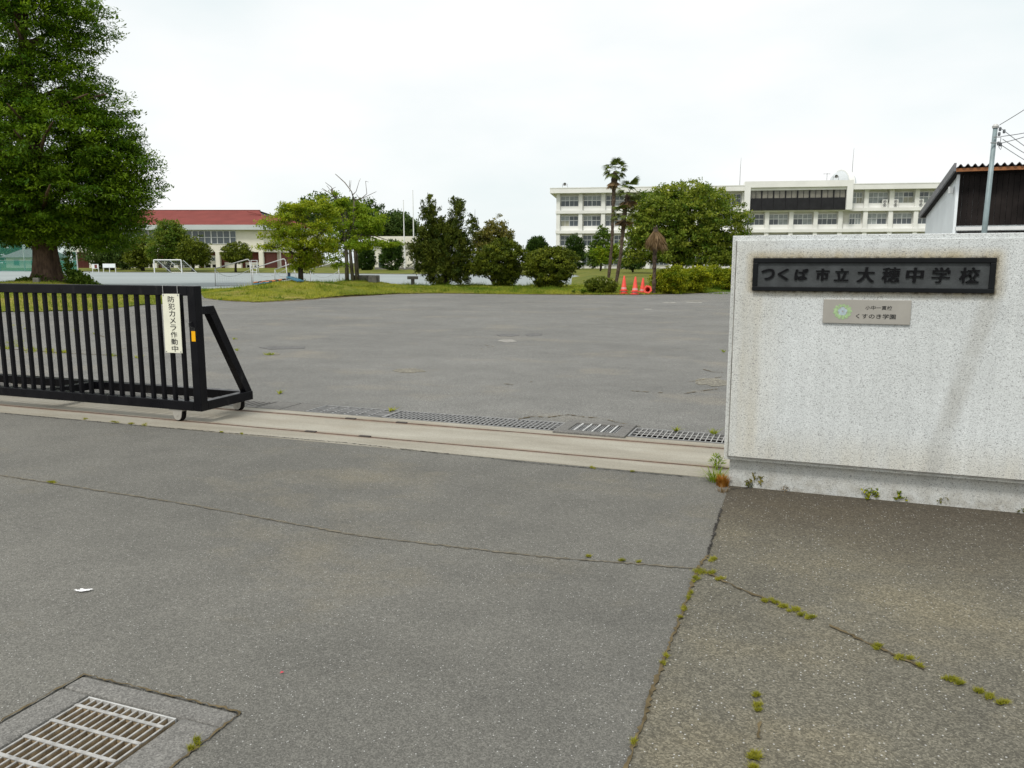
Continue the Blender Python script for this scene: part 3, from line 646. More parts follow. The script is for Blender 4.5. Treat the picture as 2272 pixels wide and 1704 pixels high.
# maple in the grass bank
def tree_E():
    Y = 38.; zb = ih(*atY(667, 620, Y).xy); base = Vector((atY(667, 620, Y).x, Y, zb))
    t = thing('maple_tree', 'small yellow green tree of layered foliage on the grass bank', 'tree', base)
    m = MB(); J = lambda px, py, d=0: tuple(atY(px, py, Y + d) - base)
    m.tube([(0, 0, -.2), J(667, 600), J(666, 575), J(668, 562)], [.14, .115, .11, .10], 10, jit=.1)
    br = [((668, 562), (655, 535), (632, 505), 0), ((668, 562), (675, 520), (690, 455), .2), ((667, 575), (640, 555), (590, 545), -.3), ((668, 562), (700, 530), (728, 500), -.2), ((668, 560), (665, 500), (650, 460), .4),
          ((667, 572), (690, 560), (725, 560), .3), ((668, 560), (645, 520), (600, 500), .3)]
    for a, b, c, d in br: m.tube([J(*a), J(*b, d), J(*c, d * 2)], [.07, .045, .015], 6)
    m.build('trunk', B_dark, t, True)
    sp = [(612, 497, 40, 8), (640, 478, 42, 10), (668, 462, 40, 9), (705, 452, 36, 11, 1, .5), (735, 470, 26, 14, 1, .6), (650, 512, 52, 10, 1, -.3), (620, 522, 42, 8, 1, .4), (700, 505, 48, 14), (600, 547, 30, 5), (640, 541, 44, 10, 1, -.4), (690, 545, 46, 14), (726, 540, 30, 18),
          (668, 575, 30, 14, 1, -.2), (700, 572, 26, 14, 1, .2), (660, 590, 20, 10), (690, 590, 18, 8), (632, 458, 18, 6)]
    crown(lobes_px(base, [(q[0], q[1], q[2], q[3] * 1.45, *q[4:]) for q in sp], Y), 780, 34, .2, .105, .055, L_yg, t, inner=.1, flat=.55, up=.9, droop=.1, outw=.4, rough=.22, tb=.5, tv=.24, gap=.7, gf=2.2)
tree_E()
def tree_F():
    Y = 43.5; b0 = atY(778, 616, Y); zb = ih(b0.x, Y); base = Vector((b0.x, Y, zb))
    t = thing('half_dead_tree', 'tree with three pale trunks, fresh leaves and bare dead top', 'tree', base)
    J = lambda px, py, d=0: tuple(atY(px, py, Y + d) - base)
    for pts, rad in (([(770, 618), (769, 575), (767, 540), (762, 500), (752, 455), (735, 420)], [.12, .10, .095, .08, .055, .03]), ([(783, 618), (778, 570), (774, 530), (768, 490)], [.10, .085, .07, .05]), ([(793, 619), (789, 560), (786, 500), (786, 440)], [.12, .105, .09, .055])):
        m = MB(); m.tube([Vector(J(*p)) - (Vector((0, 0, .2)) if i == 0 else Vector((0, 0, 0))) for i, p in enumerate(pts)], rad, 10, jit=.1)
        m.build('trunk', B_grey, t, True)
    for pts, r in (([(786, 445), (780, 425), (765, 405), (744, 386)], .045), ([(783, 432), (790, 425), (797, 402)], .03), ([(775, 415), (776, 400)], .02), ([(786, 445), (808, 438), (835, 425)], .03), ([(800, 442), (814, 430), (811, 402)], .03),
                   ([(752, 455), (738, 432), (715, 418)], .04), ([(740, 430), (725, 412)], .025), ([(748, 440), (735, 415), (722, 405)], .03), ([(776, 425), (779, 400)], .018), ([(735, 420), (745, 415)], .02), ([(797, 402), (800, 396)], .012), ([(811, 402), (818, 404)], .012),
                   ([(765, 405), (757, 398)], .015), ([(797, 440), (790, 430)], .02), ([(725, 425), (712, 420)], .015)):
        m = MB(); m.tube([J(*p, random.uniform(-.3, .3) if i else 0) for i, p in enumerate(pts)], [r * 1.0, *[r * .6] * (len(pts) - 2), r * .35], 6); m.build('bare_branch', B_grey, t)
    sp = [(752, 462, 20, 20), (762, 448, 16, 14), (798, 470, 28, 22, 1, .4), (800, 500, 38, 26), (832, 490, 22, 18, 1, -.4), (835, 505, 18, 14), (740, 505, 26, 22), (765, 530, 26, 28, 1, .4), (735, 545, 22, 26), (805, 540, 40, 14, 1, -.5), (800, 545, 34, 10, 1, -.8), (750, 580, 22, 20), (860, 542, 30, 8, 1, -.4), (880, 540, 18, 6, 1, -.4), (735, 470, 14, 10), (745, 430, 10, 8)]
    lb = lobes_px(base, sp, Y); m = MB(); limbs(m, None, J(784, 520), lb, .045); m.build('limb', B_grey, t)
    crown(lb, 820, 30, .22, .12, .06, L_fresh, t, inner=.15, flat=.5, up=.7, outw=.4, rough=.22, tb=.5, tv=.24, gap=.8, gf=2.)
tree_F()
# clipped columns by the flat roofed block
CY_ = 'clipped dark cypress columns on the school lawn'
for px, Y, sp, lab in ((811, 120, [(811, 578, 20, 22), (811, 560, 16, 18)], 'clipped dark column shrub behind the three pale trunks'),
                       (869, 118, [(869, 575, 26, 26), (871, 556, 21, 22)], 'clipped dark column shrub in front of the flat roofed block'),
                       (1193, 122, [(1192, 560, 24, 34), (1192, 545, 20, 20)], 'round topped cypress left of the school corner'),
                       (1274, 128, [(1274, 572, 24, 26), (1275, 548, 20, 26)], 'round topped cypress before the left end of the school')):
    tree('clipped_cypress', lab, 'shrub', px, Y, .35, sp, L_cyp, B_dark, .12, .8, 360, 22, .32, .36, .12, CY_, inner=.6, rough=.05, outw=1., up=.1, droop=-.4)
tree('young_tree', 'pointed mid green tree between school and tall palm', 'tree', 1333, 124, .35, [(1338, 535, 18, 32), (1330, 560, 24, 28), (1318, 570, 16, 24), (1338, 515, 10, 16)], L_mid, B_dark, .14, 1.2, 260, 22, .4, .36, .16)
tree('young_tree', 'small golden leaved tree behind the two palm trunks', 'tree', 1332, 105, .35, [(1330, 562, 16, 14), (1365, 558, 18, 16), (1345, 572, 22, 14)], L_yg, B_dark, .1, 1.6, 220, 22, .32, .28, .14, None, tb=.25)
tree('young_tree', 'low dark tree with thin stem left of the dead palm', 'tree', 1404, 92, .35, [(1404, 586, 28, 10), (1395, 582, 18, 8)], L_cyp, B_dark, .1, 1., 160, 20, .3, .26, .12)

# dark conifers and shrubs on the bank
def onbank(px, py, Y): 
    p = atY(px, py, Y); return ih(p.x, Y)
Y = 44.
t = tree('conifer_tree', 'tall dark ragged conifer with two spires on the grass bank', 'tree', 985, Y, onbank(985, 640, Y), [(952, 505, 18, 52, .9), (940, 545, 16, 36), (972, 500, 12, 34), (950, 462, 10, 26, 1, .2), (1012, 490, 14, 48), (1014, 462, 12, 22), (990, 565, 46, 46), (1030, 565, 20, 38), (1047, 502, 9, 24), (1050, 490, 6, 18), (948, 560, 24, 44), (985, 602, 40, 28), (1015, 600, 30, 26), (930, 550, 7, 26), (970, 535, 34, 44), (1012, 530, 26, 36), (990, 520, 22, 24), (962, 495, 16, 30), (925, 570, 14, 30)],
         L_dark, B_dark, .16, 1.0, 1700, 34, .13, .14, .05, None, inner=.4, flat=1.0, up=.15, droop=-.5, outw=.6, rough=.2, tb=.4, tv=.25, spiky=.2, gap=.6, gf=2.4)
tp = atY(985, 640, Y); tp.z = onbank(985, 640, Y)
for a, b in (((949, 445), (949, 426)), ((968, 450), (966, 440)), ((995, 450), (994, 441)), ((1019, 452), (1023, 442)), ((1053, 490), (1054, 464)), ((1046, 500), (1047, 474)), ((1060, 500), (1062, 488))):
    m = MB(); m.tube([atY(*a, Y) - tp, atY(*b, Y) - tp], [.014, .005], 5); m.build('leader_shoot', B_dark, t)
def bank_bush(name, label, px, Y, sp, mat, nc, nl, cr, a, b, **k):
    z = onbank(px, 640, Y); return bushpx(name, label, 'shrub', px, 630, Y, sp, mat, nc, nl, cr, a, b, zb=z, **k)
bank_bush('shrub', 'olive brown bush standing behind the other dark shrubs', 1095, 47., [(1095, 535, 36, 40), (1072, 548, 26, 36), (1118, 530, 20, 34), (1092, 508, 16, 14)], L_brown, 460, 28, .20, .15, .065, rough=.26, up=.4, gap=.8, gf=2.2)
bank_bush('shrub', 'wide dark shrub between the conifer and round shrub', 1105, 43.5, [(1105, 575, 50, 38), (1075, 588, 34, 24), (1140, 575, 30, 40), (1112, 552, 36, 22), (1062, 592, 20, 18), (1120, 605, 36, 24), (1118, 622, 22, 14)], L_olive, 860, 34, .17, .12, .055, inner=.5, rough=.15, tb=.34, tv=.25, gap=.45, gf=2.4)
bank_bush('shrub', 'round dark olive shrub right of the wide dark one', 1225, 42., [(1222, 590, 56, 40), (1215, 572, 42, 22), (1245, 580, 34, 30), (1185, 585, 20, 28), (1222, 615, 40, 22), (1222, 632, 22, 10)], L_olive, 860, 34, .16, .12, .055, inner=.55, rough=.11, tb=.46, tv=.25, gap=.35, gf=2.4)
Qb = bank_bush('shrub', 'low mound bush with pale flower plumes beside the cones', 1333, 38., [(1333, 632, 32, 16), (1320, 636, 20, 12), (1350, 636, 18, 12)], L_olive, 260, 30, .14, .1, .045, rough=.1, tb=.35)
P = []
for i in range(170):
    a = rng.normal(0, 1, 2); P.append((a[0] * .28, a[1] * .22, .42 + rng.random() * .28 - .1 * abs(a[0])))
P = np.array(P); A = unit(170) * .35 + np.array([0, 0, 1]); leaves(P, A * .05, np.cross(A, unit(170)) * .016, rng.random(170), 'flower_plume', L_plume, Qb)
GH = 'golden clipped shrubs along the edge of the bank'
for px, Y, sp, lab in ((1489, 38.3, [(1489, 620, 32, 30), (1475, 628, 22, 22), (1505, 625, 20, 26)], 'golden topped clipped shrub beside the dead palm trunk'),
                       (1546, 39.5, [(1543, 618, 30, 28), (1560, 625, 20, 24), (1530, 628, 18, 20)], 'golden clipped shrub, middle of the row by the wall'),
                       (1585, 43, [(1580, 612, 26, 22), (1598, 620, 22, 20)], 'golden clipped shrub behind the middle one'),
                       (1630, 42.5, [(1632, 618, 30, 26), (1612, 626, 20, 18)], 'golden clipped shrub half hidden by the sign wall'),
                       (1470, 44, [(1466, 625, 18, 22)], 'small golden clipped shrub behind the dead palm')):
    bank_bush('clipped_shrub', lab, px, Y, sp, L_hedge, 420 if Y < 40 else 300, 30, .16, .105, .055, group=GH, inner=.6, rough=.15, tb=.46, tv=.25)
def leafy_weed(name, label, loc, n, rad, ls, ws, mat, h=.1):
    t = thing(name, label, 'weed', loc); m = MB()
    for k in range(5): a = random.uniform(0, 6.28); m.tube([(0, 0, -.02), (math.cos(a) * rad * .4, math.sin(a) * rad * .4, h * .7)], [ls * .04, ls * .02], 4)
    m.build('stem', L_moss, t)
    d = unit(n); d[:, 2] = np.abs(d[:, 2]) * .5 + .25; P = d * rad * rng.random((n, 1)) ** .5; P[:, 2] = np.abs(P[:, 2]) * h / rad + .01
    A = d + unit(n) * .4; A[:, 2] *= .5; A /= np.linalg.norm(A, axis=1, keepdims=True); B = np.cross(A, unit(n) * .4 + np.array([0, 0, 1])); B /= np.linalg.norm(B, axis=1, keepdims=True)
    leaves(P, A * ls / 2, B * ws / 2, rng.random(n), 'foliage', mat, t); return t
p = atY(1294, 645, 37.6); p.z = ih(p.x, p.y); leafy_weed('broadleaf_weed', 'broad leaved weed at the foot of the plumed bush', p, 26, .32, .2, .13, L_mid, .3)
p = atY(1272, 646, 37.8); p.z = ih(p.x, p.y); leafy_weed('broadleaf_weed', 'small broad leaved weed at the yard edge by the round shrub', p, 14, .18, .14, .1, L_mid, .2)

# camphor tree
Y = 84.
tree('camphor_tree', 'wide spreading green tree in front of the white school', 'tree', 1502, Y, .35, [(1520, 470, 100, 58), (1470, 500, 80, 70), (1580, 490, 76, 70), (1540, 440, 66, 34), (1430, 545, 46, 40), (1610, 510, 48, 60), (1500, 540, 100, 46), (1600, 560, 50, 36), (1450, 455, 44, 42), (1420, 500, 30, 52), (1560, 570, 70, 24), (1400, 560, 26, 30), (1490, 432, 30, 26)],
     L_camph, B_dark, .55, 2.0, 2100, 34, .52, .28, .14, None, inner=.45, flat=.5, rough=.15, tb=.42, tv=.26, cut=.9, gap=.75, gf=.9)

# palms
def fan_mesh(name, n, ln, mat, spread=2.3, droop=.35, stem=.55):
    v, f, ti = [], [], []; st = stem * ln
    v += [(-.012, 0, 0), (.012, 0, 0), (.01, st, 0), (-.01, st, 0)]; f.append((0, 1, 2, 3)); ti += [.1] * 4
    for k in range(n):
        a = (k / (n - 1) - .5) * spread * 1.25; l = ln * random.uniform(.5, .62) * (1 - .12 * abs(a)); d = np.array([math.sin(a), math.cos(a)])
        o = np.array([d[1], -d[0]]) * .026 * ln; b = np.array([0, st]); mid = b + d * l * .55; tip = b + d * l; i = len(v)
        v += [(*b, 0.), (*(mid + o), .02), (*tip, -droop * l), (*(mid - o), -.01)]; f.append((i, i + 1, i + 2, i + 3)); ti += [random.random()] * 4
    me = bpy.data.meshes.new(name); me.from_pydata(v, [], f); a = me.attributes.new('tint', 'FLOAT', 'POINT'); a.data.foreach_set('value', ti)
    me.materials.append(mat); return me
FAN = fan_mesh('frond', 22, 1.25, L_palm, 2.4, .3); FAND = fan_mesh('dead_frond', 16, 1.5, L_dead, .75, -.12, .1)
def fronds(t, top, n, mesh, nm, lo, hi, scale):
    for k in range(n):
        o = bpy.data.objects.new(nm, mesh); link(o, t); o.location = top
        el = R(random.uniform(lo, hi)); az = 2 * math.pi * (k + random.uniform(-.3, .3)) / n
        o.rotation_euler = Matrix.Rotation(az, 3, 'Z').to_4x4().to_3x3().__matmul__(Matrix.Rotation(el, 3, 'X') @ Matrix.Rotation(random.uniform(-.5, .5), 3, 'Y')).to_euler()
        s = scale * random.uniform(.8, 1.1); o.scale = (s, s, s)
def palm(label, Y, zb, trunk_px, rad, heads):
    base = atY(*trunk_px[0], Y); base.z = zb; t = thing('palm_tree', label, 'palm', base)
    P = [atY(*q, Y) - base for q in trunk_px]; P[0] = Vector((0, 0, -.2)); fine, rr = [], []
    for i in range(len(P) - 1):
        for k in range(9): fine.append(P[i].lerp(P[i + 1], k / 9)); rr.append((rad[i] + (rad[i + 1] - rad[i]) * k / 9) * random.uniform(.86, 1.14))
    m = MB(); m.tube(fine + [P[-1]], rr + [rad[-1]], 10, jit=.28); m.build('trunk', B_palm, t)
    for (q, n, mesh, nm, lo, hi, s) in heads: fronds(t, atY(*q, Y) - base, n, mesh, nm, lo, hi, s)
    return t
palm('tall palm with fan crown rising left of the wide green tree', 60., .36, [(1350, 613), (1358, 540), (1360, 470), (1362, 425), (1363, 400), (1365, 380)], [.11, .11, .13, .15, .24, .13],
     [((1365, 376), 20, FAN, 'frond', -25, 75, .82), ((1364, 380), 8, FAN, 'frond', -45, -15, .7), ((1362, 398), 12, FAND, 'dead_frond', -72, -40, .85)])
palm('shorter leaning palm with two tiers of dark fans', 47., .3, [(1366, 626), (1378, 560), (1384, 490), (1389, 450), (1396, 427)], [.10, .10, .12, .14, .14],
     [((1397, 426), 22, FAN, 'frond', -35, 70, .72), ((1394, 441), 12, FAND, 'dead_frond', -75, -30, .8), ((1385, 474), 20, FAN, 'frond', -30, 50, .68), ((1383, 488), 12, FAND, 'dead_frond', -70, -10, .75)])
palm('dead palm stump hung with withered brown fronds', 38., onbank(1451, 640, 38.), [(1451, 646), (1452, 600), (1453, 550), (1455, 504)], [.09, .09, .11, .12],
     [((1455, 503), 20, FAND, 'dead_frond', -80, -66, 1.0), ((1455, 500), 16, FAND, 'dead_frond', -84, -72, 1.25)])

# ------------------------------------------------------------------ buildings
# the school
A0 = Vector((8.2, 150, 0)); SA = math.atan2(-.150, .9887)
sch = thing('school_building', 'long white four storey school with ribbon windows and flat roof', 'building', A0, SA)
LEN = 71.6; ZT = [0, 3.45, 7.05, 10.7]
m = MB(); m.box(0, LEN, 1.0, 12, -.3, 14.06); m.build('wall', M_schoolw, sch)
m = MB(); m.box(-1.1, LEN + 1, -.9, 13, 14.06, 15.0); m.box(-1.15, LEN + 1.05, -.95, 13.05, 14.9, 15.04); m.build('roof', M_school, sch)
for z in (10.42, 6.8, 3.2):
    m = MB(); m.box(-.1, LEN, -.05, 1.0, z, z + .56); m.build('floor_slab', M_school, sch)
for k in range(18):
    u = .315 + 4.17 * k; wd = .5 if k == 0 else .36
    m = MB()
    for z0, z1 in ((-.3, 3.2), (3.76, 6.8), (7.36, 10.42), (10.98, 14.06)): m.box(max(.0, u - wd), u + .36, .12, 1.0, z0, z1)
    m.build('column', M_school, sch)
for k in (1, 4, 8, 12, 14, 16):
    u = .315 + 4.17 * k + .5; m = MB()
    for z0, z1 in ((-.3, 3.2), (3.76, 6.8), (7.36, 10.42), (10.98, 14.06)): m.tube([(u, .5, z0), (u, .5, z1)], .06, 6)
    m.build('downpipe', M_schoolw, sch)
for z in (3.76, 7.36, 10.98):
    m = MB(); m.box(0, LEN, .55, .99, z, z + .8); m.build('spandrel', M_school, sch)
WW, WH = 3.3, 1.9
def win_meshes(ww, wh, tr=.44):
    m = MB(); b = .07
    m.box(0, ww, -.06, .06, 0, b); m.box(0, ww, -.06, .06, wh - b, wh); m.box(0, b, -.06, .06, b, wh - b); m.box(ww - b, ww, -.06, .06, b, wh - b)
    m.box(ww / 2 - .055, ww / 2 + .055, -.07, .05, b, wh - b); zt = wh * (1 - tr)
    for x0, x1 in ((b, ww / 2 - .055), (ww / 2 + .055, ww - b)):
        m.box(x0, x1, -.065, .045, zt - .05, zt + .05); c = (x0 + x1) / 2; m.box(c - .028, c + .028, -.045, .04, b, zt - .05); m.box(c - .028, c + .028, -.045, .04, zt + .05, wh - b)
    o = m.build('window', M_frame); lo = MB(); lo.box(0, ww / 2 - b - .06, -.012, .012, 0, zt - b - .055); hi = MB(); hi.box(0, ww / 2 - b - .06, -.012, .012, 0, wh - zt - b - .055)
    a, c = lo.build('pane', M_glass), hi.build('pane', M_glass); r = (o.data, a.data, c.data, zt, b)
    for q in (o, a, c): bpy.data.objects.remove(q)
    return r
wm = win_meshes(WW, WH); wm2 = win_meshes(2.0, WH)
def variant(me, mat): c = me.copy(); c.materials.clear(); c.materials.append(mat); return c
VAR = {}
for w_ in (wm, wm2):
    for j in (1, 2): VAR[(id(w_), j)] = [w_[j], variant(w_[j], M_curt2), variant(w_[j], M_curt)]
def window(parent, x, y, z, w_, ww, pick):
    o = bpy.data.objects.new('window', w_[0]); link(o, parent); o.location = (x, y, z); zt, b = w_[3], w_[4]
    for i, x0 in enumerate((b + .002, ww / 2 + .057)):
        for j, z0 in ((1, b + .002), (2, zt + .052)):
            p = bpy.data.objects.new('pane', VAR[(id(w_), j)][pick(i, j)]); link(p, o); p.location = (x0, 0, z0)
for fl, z in enumerate((.95, 4.55, 8.12, 11.74)):
    for k in range(17):
        u = 2.4 + 4.17 * k
        if fl == 3 and 8 <= k <= 11: continue
        r_ = random.Random(k * 7 + fl)
        def pick(i, j):
            if j == 2: return 1 if r_.random() < .75 else 0
            if fl == 3 and k >= 12: return 1 if r_.random() < .8 else 2
            return 0 if r_.random() < .8 else (1 if r_.random() < .7 else 2)
        if k == 12: window(sch, u - .45, .93, z, wm2, 2.0, pick)
        else: window(sch, u - WW / 2, .93, z, wm, WW, pick)
# projecting dark block on the top floor
X0, X1 = 33.6, 51.85
m = MB(); m.box(X0, X1, -1.3, 1.0, 14.55, 15.62); m.box(X0, X0 + 1.0, -1.3, 1.0, 10.6, 14.55); m.box(X1 - 1.0, X1, -1.3, 1.0, 10.6, 14.55); m.box(X0 + 1.0, X1 - 1.0, -.4, 1.0, 10.6, 14.55); m.build('projecting_frame', M_school, sch)
wd = (X1 - X0 - 2) / 8
for k in range(8):
    x = X0 + 1 + wd * k
    m = MB(); m.box(x + .02, x + wd - .02, -.75, -.42, 10.62, 12.72); m.build('dark_panel', M_bpanel, sch)
    m = MB(); m.box(x, x + .06, -.72, -.42, 12.74, 14.53); m.box(x + .06, x + .12, -.6, -.42, 12.74, 14.53); m.box(x + wd - .12, x + wd, -.72, -.42, 12.74, 14.53); m.box(x + .12, x + wd - .12, -.72, -.42, 14.33, 14.53); m.box(x + wd / 2 - .03, x + wd / 2 + .03, -.68, -.42, 12.74, 14.33)
    f = m.build('window', M_bpanel, sch)
    for s_ in (0, 1):
        m = MB(); a = x + .12 + s_ * (wd / 2 - .09); m.box(a + .01, a + wd / 2 - .16, -.58, -.5, 12.75, 14.32); m.build('pane', M_curtd, f)
# dome
c0 = sch.matrix_world
u, v = 51.5, 5.0
m = MB(); m.lathe([(2.3, 14.9), (2.3, 15.6)] + [(2.3 * math.cos(a), 15.6 + 2.3 * math.sin(a)) for a in np.linspace(0, 1.5, 12)] + [(.02, 17.9)], 28, M=Matrix.Translation((u, v, 0))); dome = m.build('dome', M_dome, sch, True)
m = MB()
pr_ = [(2.42 * math.cos(a), 15.6 + 2.42 * math.sin(a)) for a in np.linspace(-.25, 2.0, 14)]
Mz = Matrix.Translation((u, v, 0)) @ Matrix.Rotation(R(-62), 4, 'Z')
for (a, z), (b, z2) in zip(pr_[:-1], pr_[1:]):
    q = [Mz @ Vector((a, -.62, z)), Mz @ Vector((a, .62, z)), Mz @ Vector((b, .62, z2)), Mz @ Vector((b, -.62, z2))]
    n_ = [p.lerp(Vector((u, v, 15.6)), .08) for p in q]; m.add(q + n_, [(0, 1, 2, 3), (4, 7, 6, 5), (0, 3, 7, 4), (1, 5, 6, 2), (0, 4, 5, 1), (2, 6, 7, 3)])
m.build('shutter', M_school, dome)
def S(u, v, z): return A0 + Vector((u * math.cos(SA) - v * math.sin(SA), u * math.sin(SA) + v * math.cos(SA), z))
for (u, v, z0, h, lab) in ((33.2, 3, 15.04, 5.2, 'thin lightning rod on the school roof behind the wide tree'), (53.3, 6, 15.04, 6.9, 'thin lightning rod on the school roof beside the dome')):
    t = thing('lightning_rod', lab, 'lightning rod', S(u, v, z0), 0, 'lightning rods on the school roof'); m = MB(); m.tube([(0, 0, 0), (0, 0, h * .6), (.05, 0, h)], [.06, .045, .02], 6); m.lathe([(.16, 0), (.16, .12), (.05, .14)], 8); m.build('rod', M_galvd, t)
t = thing('tv_antenna', 'small television antenna left of the roof dome', 'antenna', S(48.3, 3, 15.04)); m = MB(); m.tube([(0, 0, 0), (0, 0, 2.2)], .035, 6); m.bar((-.7, 0, 2.1), (.6, 0, 2.1), .04, .04)
for k in range(5): m.bar((-.6 + .28 * k, -.4, 2.1), (-.6 + .28 * k, .4, 2.1), .025, .025)
m.bar((-.3, 0, .5), (.3, 0, .5), .05, .05); m.build('mast', M_wire, t)
def speaker(u, v, z, lab):
    t = thing('loudspeaker', lab, 'loudspeaker', S(u, v, z), SA, 'horn loudspeakers on the school roof'); m = MB()
    for x in (-.45, .45): m.tube([(x, 0, 0), (x, 0, .75)], .035, 6)
    m.bar((-.45, 0, .45), (.45, 0, .45), .04, .04); m.build('stand', M_galvd, t)
    m = MB(); Mh = Matrix.Translation((0, 0, .62)) @ Matrix.Rotation(R(90), 4, 'X'); m.lathe([(.05, -.25), (.09, 0), (.18, .22), (.3, .34), (.28, .33), (.1, .1), (.01, .05)], 16, M=Mh); m.build('horn', M_galvd, t, True)
speaker(1.6, -.3, 15.04, 'horn loudspeaker on the left end of the school roof'); speaker(24.5, -.3, 15.04, 'horn loudspeaker on the roof edge above the wide tree'); speaker(48.9, -1., 15.62, 'horn loudspeaker in front of the roof dome')
for u, lab in ((57.6, 'air conditioner unit on the upper balcony nearest the dark block'), (59.4, 'air conditioner unit on the upper balcony, middle one of three'), (63.55, 'air conditioner unit on the upper balcony nearest the brown shed')):
    t = thing('air_conditioner', lab, 'air conditioner', S(u, .3, 11.0), SA, 'air conditioner units on the upper balcony'); m = MB(); m.box(-.42, .42, -.2, .2, 0, 1.35); m.build('casing', M_school, t, bevel=.03)
    for z in (.36, .98):
        m = MB(); Mh = Matrix.Translation((-.05, -.205, z)) @ Matrix.Rotation(R(90), 4, 'X'); m.lathe([(.29, 0), (.29, .03), (.22, .03), (.22, 0), (.22, -.001)], 20, M=Mh); f = m.build('fan_ring', M_tile, t)
        m = MB(); Mh = Matrix.Translation((-.05, -.206, z)) @ Matrix.Rotation(R(90), 4, 'X'); m.lathe([(.14, 0), (.14, .015), (.01, .02)], 14, M=Mh); m.build('hub', M_tile, f)
# the hall with the red roof
GX, GY = -51.0, 165.
hall = thing('sports_hall', 'cream hall with red roof and brick lower storey', 'building', (GX, GY, .3))
def quad(m, a, b, c, d, mm=0): m.add([a, b, c, d], [(0, 1, 2, 3)], mm)
W_, D_, SK = -41., 25., 6.5             # width, depth and the skew of the right flank
plan = [(W_, 0), (0, 0), (SK, D_), (W_, D_)]
m = MB(); m.poly(plan, 3.3, 8.0); m.build('wall', M_cream, hall)
m = MB(); m.poly([(W_ + .4, 2.0), (-.2, 2.0), (SK - .6, D_ - .5), (W_ + .4, D_ - .5)], -.6, 3.28); m.build('lower_wall', M_brick, hall)
ev = [(W_ - 1.2, -1.2), (1.2, -1.2), (SK + 1.3, D_ + 1.2), (W_ - 1.2, D_ + 1.2)]
m = MB(); m.poly(ev, 7.75, 8.75); m.build('eave', M_eave, hall)
e = [Vector((x, y, 8.76)) for x, y in ev]; zr = 12.4; yr = 12.; rl, rr = Vector((W_ + 6, yr, zr)), Vector((-4.4, yr, zr))
gl = Vector((-2.2, yr - 4.6, 11.15)); gr_ = Vector((-1.2, yr + 4.6, 11.15))
m = MB(); m.add([e[0], e[1], gl, rr, rl], [(0, 1, 2, 3, 4)]); m.add([e[1], e[2], gr_, gl], [(0, 1, 2, 3)]); m.add([e[2], e[3], rl, rr, gr_], [(0, 1, 2, 3, 4)]); m.add([e[3], e[0], rl], [(0, 1, 2)]); roof = m.build('roof', M_red, hall)
m = MB(); m.add([gl + Vector((-.5, 0, .02)), gr_ + Vector((-.5, 0, .02)), rr + Vector((-.6, 0, -.05))], [(0, 1, 2)]); m.build('gable', M_bpanel, roof)
m = MB(); m.bar(gl + Vector((-.4, -.1, .05)), gl + Vector((-3.4, .6, .75)), .3, .12); m.bar(rl + Vector((0, 0, .05)), rr + Vector((.3, 0, .05)), .4, .18); m.bar(e[1] + Vector((0, 0, .05)), gl + Vector((0, 0, .05)), .25, .12); m.build('ridge_trim', M_red, roof)
for k in range(9):
    x = -1.1 - 4.35 * k - (0 if k == 0 else .2); m = MB(); m.box(x, x + .85, -.1, .7, -.6, 3.3); m.build('pillar', M_cream, hall)
for yk in (6, 12.5, 19): 
    x = SK * yk / D_; m = MB(); m.box(x - .7, x - .05, yk, yk + .8, -.6, 3.3); m.build('pillar', M_cream, hall)
for k in range(22):
    x = -6.85 - 1.28 * k; m = MB(); b = .06 if k % 3 else .14
    m.box(x, x + 1.26, -.12, -.0, 4.9, 5.0); m.box(x, x + b, -.12, 0, 5.0, 7.6); m.box(x + 1.26 - .06, x + 1.26, -.12, 0, 5.0, 7.6); m.box(x + b, x + 1.2, -.1, 0, 6.2, 6.3); m.box(x + b, x + 1.2, -.12, 0, 7.5, 7.6)
    f = m.build('window', M_frame, hall)
    for z0, z1 in ((5.0, 6.2), (6.3, 7.5)): 
        m = MB(); m.box(x + b, x + 1.2, -.05, -.01, z0 + .003, z1 - .003); m.build('pane', M_glass, f)
m = MB(); m.box(-12.55, -10.7, 1.85, 2.02, .45, 2.6); d = m.build('door', M_white, hall)
for x in (-12.2, -11.3): m = MB(); m.box(x, x + .42, 1.81, 1.86, 1.6, 2.15); m.build('pane', M_glass, d)
m = MB(); m.box(-1.5, -.6, 1.86, 2.02, 1.35, 2.35); f = m.build('window', M_white, hall); m = MB(); m.box(-1.25, -.85, 1.8, 1.87, 1.6, 2.1); m.build('pane', M_glass, f)
for k in range(3, 9):
    x = -.95 - 4.35 * k; m = MB(); m.box(x + .9, x + 4.2, 1.5, 1.98, -.6, 1.5); q = m.build('base_wall', M_cream, hall)
    for dx in (1.2, 2.7): m = MB(); m.box(x + dx, x + dx + 1.1, 1.46, 1.52, .15, .75); m.build('vent', M_dark, q)
for k in (1, 2):
    x = -.95 - 4.35 * k; m = MB(); m.box(x + .9, x + 4.2, 1.5, 1.98, -.6, 1.2); q = m.build('base_wall', M_cream, hall)
    if k == 1:
        for dx in (1.2, 2.7): m = MB(); m.box(x + dx, x + dx + 1.1, 1.46, 1.52, .15, .65); m.build('vent', M_dark, q)
